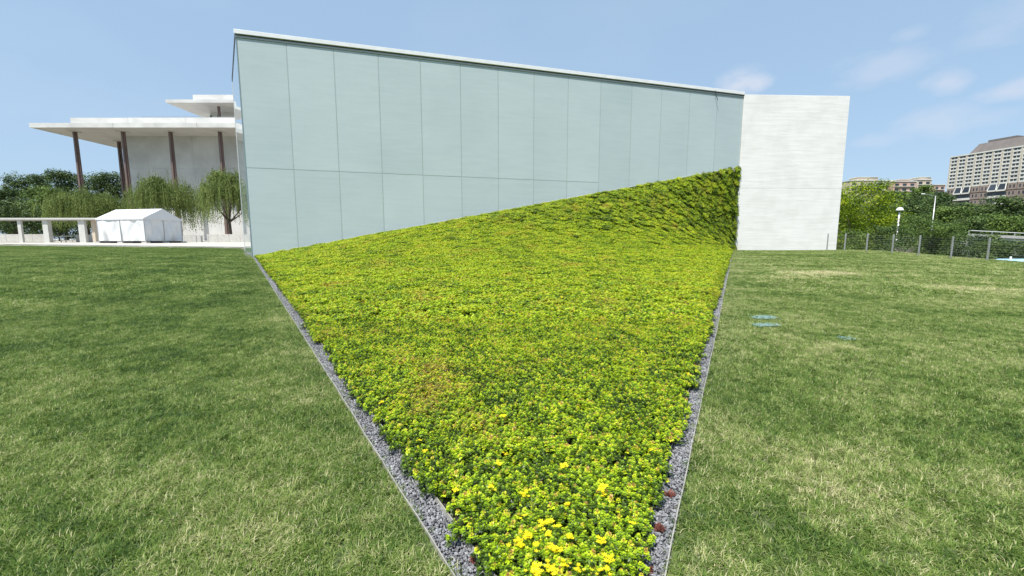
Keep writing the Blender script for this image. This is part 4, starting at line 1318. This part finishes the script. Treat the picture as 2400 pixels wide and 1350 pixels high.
# fascia stones along front and side
nst = 12; wst = (xr - xl) / nst
for k in range(nst):
    mb = MB(); mb.box(xl + wst * k + .03, xl + wst * (k + 1) - .03, KF - .02 * (k % 2), KF + .36, zs0 - .02, zs1); mb.build('fascia_panel', 'marble', hall)
for k in range(10):
    w2 = (yb - KF) / 10
    mb = MB(); mb.box(xl - .02, xl + .34, KF + .37 + w2 * k, KF + .32 + w2 * (k + 1), zs0 - .02, zs1 - .01); mb.build('side_fascia_panel', 'marble', hall)
# set-back parapet
xp = X(165, 285, KF + 6); zp = at(300, 276, KF + 6).z
for k in range(8):
    w2 = (xr - xp) / 8
    mb = MB(); mb.box(xp + w2 * k + .03, xp + w2 * (k + 1) - .03, KF + 6, KF + 6.5, zs1 - .05, zp + .03 * (k % 3)); mb.build('parapet_panel', 'marble', hall)
mb = MB(); mb.box(xp, xp + .5, KF + 6.51, yb - 8, zs1 - .05, zp - .02); mb.build('parapet_side', 'marble', hall)
# thin roof railing and small plant on the roof
mb = MB(); mb.bar((xp + 18, KF + 7, zp + .5), (xr, KF + 7, zp + .5), .08, .08)
for k in range(22): mb.bar((xp + 18 + k * 4.2, KF + 7, zp), (xp + 18 + k * 4.2, KF + 7, zp + .5), .06, .06, up=(0, 1, 0))
mb.build('roof_railing', 'steel', hall)
for u, w, h in ((443, 1.5, .7),):
    q = X(u, 275, KF + 9); mb = MB(); mb.box(q - w, q + w, KF + (9 if u > 200 else 2), KF + (10.5 if u > 200 else 3), zs1 - .02, (zp if u > 200 else zs1) + h); mb.box(q - w * .4, q + w * .4, KF + (9.3 if u > 200 else 2.2), KF + (10 if u > 200 else 2.8), (zp if u > 200 else zs1) + h + .002, (zp if u > 200 else zs1) + h + .3); mb.build('roof_unit', 'steel', hall)
# soffit relief: shallow ribs between columns
zc = zs0
# main wall
WY = KF * 262 / 242.0
xw = X(295, 380, WY)
xx = xw; k = 0
while xx < xr:
    for zlo, zhi in ((-.3, 9.5), (9.5, 19.2), (19.2, zs0 + .3)):
        mb = MB(); mb.box(xx + .015, xx + 6.1 - .015, WY - .012 * ((k + int(zlo)) % 2), WY + .6, zlo + .015, zhi - .015); mb.build('wall_panel', 'marble_wall', hall)
    xx += 6.1; k += 1
mb = MB(); mb.box(xw + .1, xr, WY + .59, yb - 10, -.3, zs0 + .05); mb.build('inner_block', 'marble_wall', hall)
# columns: cross-shaped, slightly tapered, with a small head
def column(x, y):
    z0, z1 = -.3, zs0 + .04
    mb = MB()
    for (wx, wy_) in ((.62, .26), (.26, .62)):
        base = [(x - wx, y - wy_, z0), (x + wx, y - wy_, z0), (x + wx, y + wy_, z0), (x - wx, y + wy_, z0)]
        s = .72; top = [(x - wx * s, y - wy_ * s, z1), (x + wx * s, y - wy_ * s, z1), (x + wx * s, y + wy_ * s, z1), (x - wx * s, y + wy_ * s, z1)]
        mb.prism(base, top)
    o = mb.build('column', 'bronze', hall)
    mb = MB(); mb.box(x - .95, x + .95, y - .95, y + .95, zs0 - .10, zs0 + .02); mb.build('column_head', 'soffit', o)
CY = KF * 262 / 252.5
cx0 = X(179, 380, CY)
cols = [X(u, 380, CY) for u in (184, 296, 406, 521)]
step = cols[3] - cols[2]
for x in cols: column(x, CY)
for k in range(1, 5): column(cols[3] + step * k, CY)
y2 = KF * 262 / 230.0
column(X(286, 400, y2), y2)
column(X(286, 400, y2), y2 + (y2 - CY))
# upper roof
UF = 118.0
zu0 = at(450, 240.5, UF).z; zu1 = at(450, 233, UF).z; xu = X(388, 237, UF)
mb = MB(); mb.box(xu, xr, UF, yb - 15, zu0, zu1); mb.build('upper_roof', 'marble', hall)
zu2 = at(480, 222, UF + 5).z; xu2 = X(452, 228, UF + 5)
mb = MB(); mb.box(xu2, xr, UF + 5, yb - 20, zu1 - .02, zu2); mb.build('upper_parapet', 'marble', hall)
uw = UF + 9
xuw = X(492, 262, uw)
mb = MB(); mb.box(xuw, xr, uw, yb - 25, zs1 - .1, zu0 + .05); mb.build('upper_wall', 'marble_wall', hall)
for u, w in ((494, .35), (511, .35), (544, 1.3), (575, 1.3)):
    q = X(u, 262, uw); mb = MB(); mb.box(q - w, q + w, uw - .06, uw + .2, zs1 + .3, zu0 - (1.6 if w > 1 else .8)); mb.build('window', 'dark_glass', hall)
for u in (512,):
    q = X(u, 262, UF + 3); mb = MB(); mb.box(q - .25, q + .25, UF + 3, UF + 3.5, zs1, zu0 + .04); mb.build('upper_post', 'bronze', hall)

# ------------------------------------------------------------------ plaza furniture
def zp_(y): return float(zplaza(0, y))
# low walls
def lowwall(u0, u1, vt, Y, label, n):
    x0 = X(u0, vt, Y); x1 = X(u1, vt, Y); zt = at(u0, vt, Y).z
    t = thing('low_wall', label, 'wall', ((x0 + x1) / 2, Y, zp_(Y)))
    w = (x1 - x0) / n
    for k in range(n):
        mb = MB(); mb.box(x0 + w * k + .012, x0 + w * (k + 1) - .012, Y, Y + .5, zp_(Y) - .2, zt); mb.build('wall_block', 'concrete', t, bevel=.02)
lowwall(484, 640, 549, 70, 'low pale concrete wall under the willow beside the pavilion', 6)
lowwall(176, 236, 550, 69, 'short pale concrete wall between pergola and tent', 3)
lowwall(-80, 106, 549, 76, 'long low concrete wall behind the thin pergola post', 6)
lowwall(428, 470, 553, 74, 'grey low wall stub just right of the tent', 2)
# pergola
def pergola():
    Y = 66
    t = thing('pergola', 'long flat white pergola with thick piers at the left edge', 'pergola', (X(100, 540, Y), Y, zp_(Y)))
    x0 = X(-160, 511, Y); x1 = X(226, 514, Y); za = at(0, 510.5, Y).z; zb_ = at(0, 514.5, Y).z
    mb = MB(); mb.box(x0, x1, Y, Y + .3, zb_, za); mb.build('front_beam', 'pergola_paint', t)
    mb = MB(); mb.box(x0, x1, Y + .31, Y + 6.5, zb_ + .05, za - .03); mb.build('roof', 'soffit', t)
    for u, w, dpt in ((-90, .35, .4), (40, .27, .3), (101, .42, .6), (186, .5, .4)):
        q = X(u, 540, Y); mb = MB(); mb.box(q - w, q + w, Y + .35, Y + .35 + dpt, zp_(Y) - .1, zb_ + .048); mb.build('pier', 'pergola_paint', t)
    q = X(205, 540, Y); mb = MB(); mb.box(q - .25, q + .25, Y + .9, Y + 1.3, zp_(Y) - .1, zb_ + .048); mb.build('pier', 'beige', t)
pergola()
def table(u, Y, label):
    x = X(u, 545, Y); z0 = zp_(Y); h = 1.05
    t = thing('folding_table', label, 'table', (x, Y, z0), 'folding tables under the pergola')
    mb = MB(); mb.box(x - 1.1, x + 1.1, Y - .45, Y + .45, z0 + h - .05, z0 + h); mb.build('table_top', 'lamp_white', t)
    for sx in (-.9, .9):
        for sy in (-.35, .35):
            mb = MB(); mb.bar((x + sx, Y + sy, z0), (x + sx * .86, Y + sy, z0 + h - .051), .05, .05, up=(0, 1, 0)); mb.build('leg', 'steel', t)
    mb = MB(); mb.bar((x - .85, Y - .36, z0 + .4), (x + .85, Y - .36, z0 + .4), .04, .04); mb.build('brace', 'steel', t)
table(133, 68.5, 'grey folding table next to the thick pergola pier')
table(160, 68.0, 'grey folding table nearer the short pale wall')
# metal barrier by the tent
def barrier(u, Y, label):
    x = X(u, 555, Y); z0 = zp_(Y); t = thing('crowd_barrier', label, 'barrier', (x, Y, z0), 'metal barriers right of the tent')
    mb = MB(); 
    for z in (z0 + .2, z0 + 1.1): mb.bar((x - 1, Y, z), (x + 1, Y, z), .04, .04)
    for s in (-1, 1): mb.bar((x + s, Y, z0), (x + s, Y, z0 + 1.12), .04, .04, up=(0, 1, 0))
    mb.build('frame', 'steel', t)
    for k in range(9):
        mb = MB(); q = x - .8 + k * .2; mb.bar((q, Y, z0 + .2), (q, Y, z0 + 1.09), .016, .016, up=(0, 1, 0)); mb.build('bar', 'steel', t)
barrier(446, 66, 'metal crowd barrier closest to the tent corner')
barrier(474, 66.5, 'metal crowd barrier at the start of the low wall')

# tent
def tent():
    Y0 = 57.0; zg = zp_(Y0)
    C = at(341, 560, Y0); C = Vector((C.x, C.y, 0))
    a = R(12); dl = Vector((-math.cos(a), math.sin(a), 0)); dg = Vector((math.sin(a), math.cos(a), 0))
    def solve(u, d):
        k = (u - 1200) / FPX / (ray(u, 540).y)      # x / y of that column
        return (k * C.y - C.x) / (d.x - k * d.y)
    LL = solve(230, dl); LG = solve(425, dg)
    ze = at(341, 512.5, Y0).z; hr = at(378, 489, Y0 + LG * .45).z
    zb_ = zg + .32
    t = thing('frame_tent', 'white frame tent with closed sides standing on the plaza', 'tent', (C.x, C.y, zg))
    c00 = C; c10 = C + dl * LL; c01 = C + dg * LG; c11 = C + dl * LL + dg * LG
    up = Vector((0, 0, 1))
    # wavy fabric wall
    def wall(p, q, name, seed, n=40, top=None):
        g = random.Random(seed); d = (q - p); nrm = Vector((d.y, -d.x, 0)).normalized()
        if nrm.dot(-p) < 0: nrm = -nrm
        V, F = [], []; m = 12
        ph = [g.uniform(0, 6) for _ in range(5)]
        for j in range(m + 1):
            f = j / m
            for i in range(n + 1):
                s = i / n
                w = (math.sin(s * 17 + ph[0] + f * 3) * .10 + math.sin(s * 7 + ph[1] - f * 4) * .19 + math.sin(f * 7 + s * 6 + ph[2]) * .08 * math.sin(math.pi * s)) * math.sin(math.pi * min(1, s * 1.0)) ** .5 * (1 - f) ** .4
                b = p + d * s + nrm * (w + .02)
                V.append((b.x - t.location.x, b.y - t.location.y, zb_ + (ze - zb_) * f - t.location.z))
        for j in range(m):
            for i in range(n):
                k = j * (n + 1) + i; F.append((k, k + 1, k + n + 2, k + n + 1))
        me = np_mesh(name, V, F, 'tent_fabric')
        for pl in me.polygons: pl.use_smooth = True
        link_mesh(name, me, t)
    h1 = c00.lerp(c10, .5); h2 = c00.lerp(c01, .5)
    wall(c00, h1, 'side_sheet', 1); wall(h1, c10, 'side_sheet', 2); wall(c00, h2, 'side_sheet', 3, 20); wall(h2, c01, 'side_sheet', 4, 20)
    wall(c10, c11, 'side_sheet', 5); wall(c01, c11, 'side_sheet', 6)
    # roof with eaves
    e = .12; ev = .10
    r0 = (c00 + c01) / 2 - dl * e; r1 = (c10 + c11) / 2 + dl * e
    a0 = c00 - dl * e - dg * e; a1 = c10 + dl * e - dg * e; b0 = c01 - dl * e + dg * e; b1 = c11 + dl * e + dg * e
    def P(v, z): return (v.x, v.y, z)
    mb = MB()
    mb.poly([P(a0, ze - ev), P(a1, ze - ev), P(a1, ze + ev), P(a0, ze + ev)]); mb.poly([P(a0, ze + ev), P(a1, ze + ev), P(r1, hr), P(r0, hr)])
    mb.poly([P(b0, ze + ev), P(b1, ze + ev), P(r1, hr), P(r0, hr)]); mb.poly([P(b0, ze - ev), P(b1, ze - ev), P(b1, ze + ev), P(b0, ze + ev)])
    for s in ((a0, b0, r0), (a1, b1, r1)):
        mb.poly([P(s[0], ze - ev), P(s[1], ze - ev), P(s[1], ze + ev), P(s[2], hr), P(s[0], ze + ev)])
    mb.build('roof_cover', 'tent_fabric', t)
    for p in (c00, c10, c01, c11, h1, h2):
        q = p + (p - (c00 + c11) / 2).normalized() * .06
        mb = MB(); mb.tube([(q.x, q.y, zg), (q.x, q.y, ze)], .05, 8); mb.build('pole', 'steel', t)
        mb = MB(); mb.box(q.x - .35, q.x + .35, q.y - .3, q.y + .3, zg, zg + .22); mb.build('ballast_block', 'concrete', t)
    mb = MB(); mb.prism([P(c10, zg + .02), P(c00, zg + .02), P(c01, zg + .02), P(c11, zg + .02)], [P(c10, zg + .3), P(c00, zg + .3), P(c01, zg + .3), P(c11, zg + .3)]); mb.build('platform', 'rubber', t)
tent()

# ------------------------------------------------------------------ office block at the right
def office():
    P1 = at(2216, 480, 262); P2x = at(2400, 400, 230)
    a = Vector((P1.x, 262, 0)); d = (Vector((P2x.x, 230, 0)) - a).normalized(); n = Vector((-d.y, d.x, 0)); n = n if n.dot(-a) > 0 else -n
    zt = at(2218, 370, 262).z; zb_ = at(2216, 443, 262).z; zpod = at(2216, 486, 262).z
    t = thing('office_block', 'long many-windowed office block with brown mansard roof on the hill', 'building', (a.x, a.y, zpod))
    bwid = 3.9; nb = 12; rows_ = 9; rh = (zt - zb_) / rows_
    Ln = bwid * nb
    def p(s, o=0): return a + d * s + n * o
    mb = MB(); mb.prism([(*p(0).xy, zpod - 6), (*p(Ln).xy, zpod - 6), (*p(Ln, -16).xy, zpod - 6), (*p(0, -16).xy, zpod - 6)], [(*p(0).xy, zt), (*p(Ln).xy, zt), (*p(Ln, -16).xy, zt), (*p(0, -16).xy, zt)])
    mb.build('wall', 'brown_brick', t)
    # meshes shared between alike pieces
    def quadslab(s0, s1, z0, z1, o, material, name):
        mb = MB(); mb.prism([(*(d * s0).xy, z0), (*(d * s1).xy, z0), (*(d * s1 + n * o).xy, z0), (*(d * s0 + n * o).xy, z0)], [(*(d * s0).xy, z1), (*(d * s1).xy, z1), (*(d * s1 + n * o).xy, z1), (*(d * s0 + n * o).xy, z1)])
        return mb.mesh(name, material)
    sp = quadslab(.22, bwid - .22, 0, rh * .42, .35, 'cream', 'spandrel')
    wi = quadslab(.62, bwid - .62, .02, rh * .56, .12, 'window_glass', 'window')
    ml = quadslab(bwid / 2 - .09, bwid / 2 + .09, .02, rh * .56, .22, 'cream', 'mullion')
    pi = quadslab(.22, .60, 0, rh * .57, .30, 'cream', 'window_side'); pi2 = quadslab(bwid - .60, bwid - .22, 0, rh * .57, .30, 'cream', 'window_side')
    for b in range(nb):
        o = p(b * bwid) - t.location
        for r in range(rows_):
            z = zb_ + r * rh - t.location.z
            link_mesh('spandrel', sp, t, (o.x, o.y, z + .0))
            w = link_mesh('window', wi, t, (o.x, o.y, z + rh * .42 + .002))
            link_mesh('mullion', ml, w, (0, 0, 0))
            link_mesh('window_side', pi, w, (0, 0, 0)); link_mesh('window_side', pi2, w, (0, 0, 0))
        q0 = p(b * bwid - .12); q1 = p(b * bwid + .12)
        mb = MB(); mb.slab(q0, q1, n, .55, zb_, zt); mb.build('pilaster', 'beige', t)
    mb = MB(); mb.slab(p(-.3), p(Ln), n, .6, zt + .002, zt + .7); mb.build('cornice', 'cream', t)
    # mansard
    zr = zt + 6.6; s0 = 8.2
    mb = MB(); mb.prism([(*p(s0).xy, zt + .3), (*p(Ln).xy, zt + .3), (*p(Ln, -15).xy, zt + .3), (*p(s0, -15).xy, zt + .3)], [(*p(s0 + 3.0, -2.5).xy, zr - .6), (*p(Ln, -2.5).xy, zr - .6), (*p(Ln, -13).xy, zr - .6), (*p(s0 + 3.0, -13).xy, zr - .6)])
    mb.build('mansard_roof', 'mansard', t)
    mb = MB(); mb.prism([(*p(s0 + 6, -4).xy, zr - .59), (*p(s0 + 18, -4).xy, zr - .59), (*p(s0 + 18, -10).xy, zr - .59), (*p(s0 + 6, -10).xy, zr - .59)], [(*p(s0 + 6, -4).xy, zr + .9), (*p(s0 + 18, -4).xy, zr + .9), (*p(s0 + 18, -10).xy, zr + .9), (*p(s0 + 6, -10).xy, zr + .9)])
    mb.build('roof_plant', 'mansard', t)
    # podium: slanted bay windows over bands
    zq = zb_ - 3.6
    for b in range(nb):
        if b % 4 in (0, 3):
            mb = MB(); mb.slab(p(b * bwid + .1), p((b + 1) * bwid - .1), n, .5, zq, zb_ - .1); o = mb.build('podium_panel', 'brown_brick', t)
            for k in (.3, .7):
                mb = MB(); mb.slab(p((b + k) * bwid - .3, .502), p((b + k) * bwid + .3, .502), n, .05, zq + .9, zq + 2.6); mb.build('window', 'window_glass', o)
        else:
            mb = MB(); A_, B_ = p(b * bwid + .5), p((b + 1) * bwid - .5); A1, B1 = p(b * bwid + .15, 1.6), p((b + 1) * bwid - .15, 1.6)
            mb.prism([(*A_.xy, zq), (*B_.xy, zq), (*B1.xy, zq), (*A1.xy, zq)], [(*A_.xy, zb_ - .1), (*B_.xy, zb_ - .1), (*(B_ + n * .5).xy, zb_ - .1), (*(A_ + n * .5).xy, zb_ - .1)]); o = mb.build('slanted_window', 'window_glass', t)
            for e0, e1 in ((A1, A_ + n * .5), (B1, B_ + n * .5)):
                mb = MB(); mb.bar((*e0.xy, zq), (*e1.xy, zb_ - .1), .35, .35); mb.build('window_frame', 'cream', o)
            mb = MB(); mb.bar((*A1.xy, zq - .15), (*B1.xy, zq - .15), .4, .8); mb.build('sill', 'cream', o)
    for r in range(2):
        z1 = zq - .6 - r * 4.0
        for b in range(nb):
            if b % 4 in (0, 3):
                mb = MB(); mb.slab(p(b * bwid + .05), p((b + 1) * bwid - .05), n, .55, z1 - 3.4, z1); o = mb.build('podium_panel', 'brown_brick', t)
                for k in (.3, .7):
                    mb = MB(); mb.slab(p((b + k) * bwid - .3, .552), p((b + k) * bwid + .3, .552), n, .05, z1 - 2.2, z1 - .5); mb.build('window', 'window_glass', o)
            else:
                mb = MB(); mb.slab(p(b * bwid + .05), p((b + 1) * bwid - .05), n, .3, z1 - 2.3, z1 - .3); mb.build('band_window', 'window_glass', t)
                mb = MB(); mb.slab(p(b * bwid + .05), p((b + 1) * bwid - .05), n, 1.3, z1 - 3.6, z1 - 2.32); mb.build('balcony', 'cream', t)
office()

# ------------------------------------------------------------------ hillside houses
def house(u0, u1, vt, Y, material, label, extra=(), zb=None, rows_=3):
    x0 = X(u0, vt, Y); x1 = X(u1, vt, Y); zt = at(u0, vt, Y).z; z0 = at(u0, 470, Y).z
    t = thing('apartment_house', label, 'building', ((x0 + x1) / 2, Y, z0), 'pale apartment houses on the hill')
    mb = MB(); mb.box(x0, x1, Y, Y + 14, z0 - 6, zt); mb.build('wall', material, t)
    mb = MB(); mb.box(x0 - .3, x1 + .3, Y - .4, Y + 14.3, zt + .002, zt + .6); mb.build('roof', 'cream', t)
    for (a, b, v) in extra:
        xa, xb = X(a, v, Y + 4), X(b, v, Y + 4); z1 = at(a, v, Y + 4).z
        mb = MB(); mb.box(xa, xb, Y + 4, Y + 11, zt + .602, z1); mb.build('roof_storey', material, t)
        mb = MB(); mb.box(xa - .3, xb + .3, Y + 3.7, Y + 11.3, z1 + .002, z1 + .4); mb.build('upper_roof', 'cream', t)
    n = max(2, int((x1 - x0) / 5))
    for r in range(rows_):
        z = zt - 2.9 - r * 3.4
        for k in range(n):
            xa = x0 + (x1 - x0) * (k + .25) / n; xb = x0 + (x1 - x0) * (k + .75) / n
            mb = MB(); mb.box(xa, xb, Y - .08, Y + .1, z, z + 1.7); mb.build('window', 'window_glass', t)
        mb = MB(); mb.box(x0 + 1, x1 - 1, Y - .9, Y - .001, z - .5, z - .15); mb.build('balcony', 'cream', t)
house(1994, 2050, 424, 292, 'beige', 'beige apartment house with stepped roof storeys above the yellow green tree', ((2010, 2058, 416),))
house(2052, 2092, 424, 300, 'cream', 'cream apartment house left of the pinkish one on the hill')
house(2094, 2148, 426, 296, 'pink', 'low pinkish apartment house in the middle of the hillside row', ((2112, 2134, 421),))
house(2150, 2184, 422, 304, 'beige', 'tan apartment house with tall roof storey right of the pinkish one', ((2156, 2182, 416),))
house(2190, 2216, 434, 310, 'pink', 'small pinkish apartment house next to the office block')
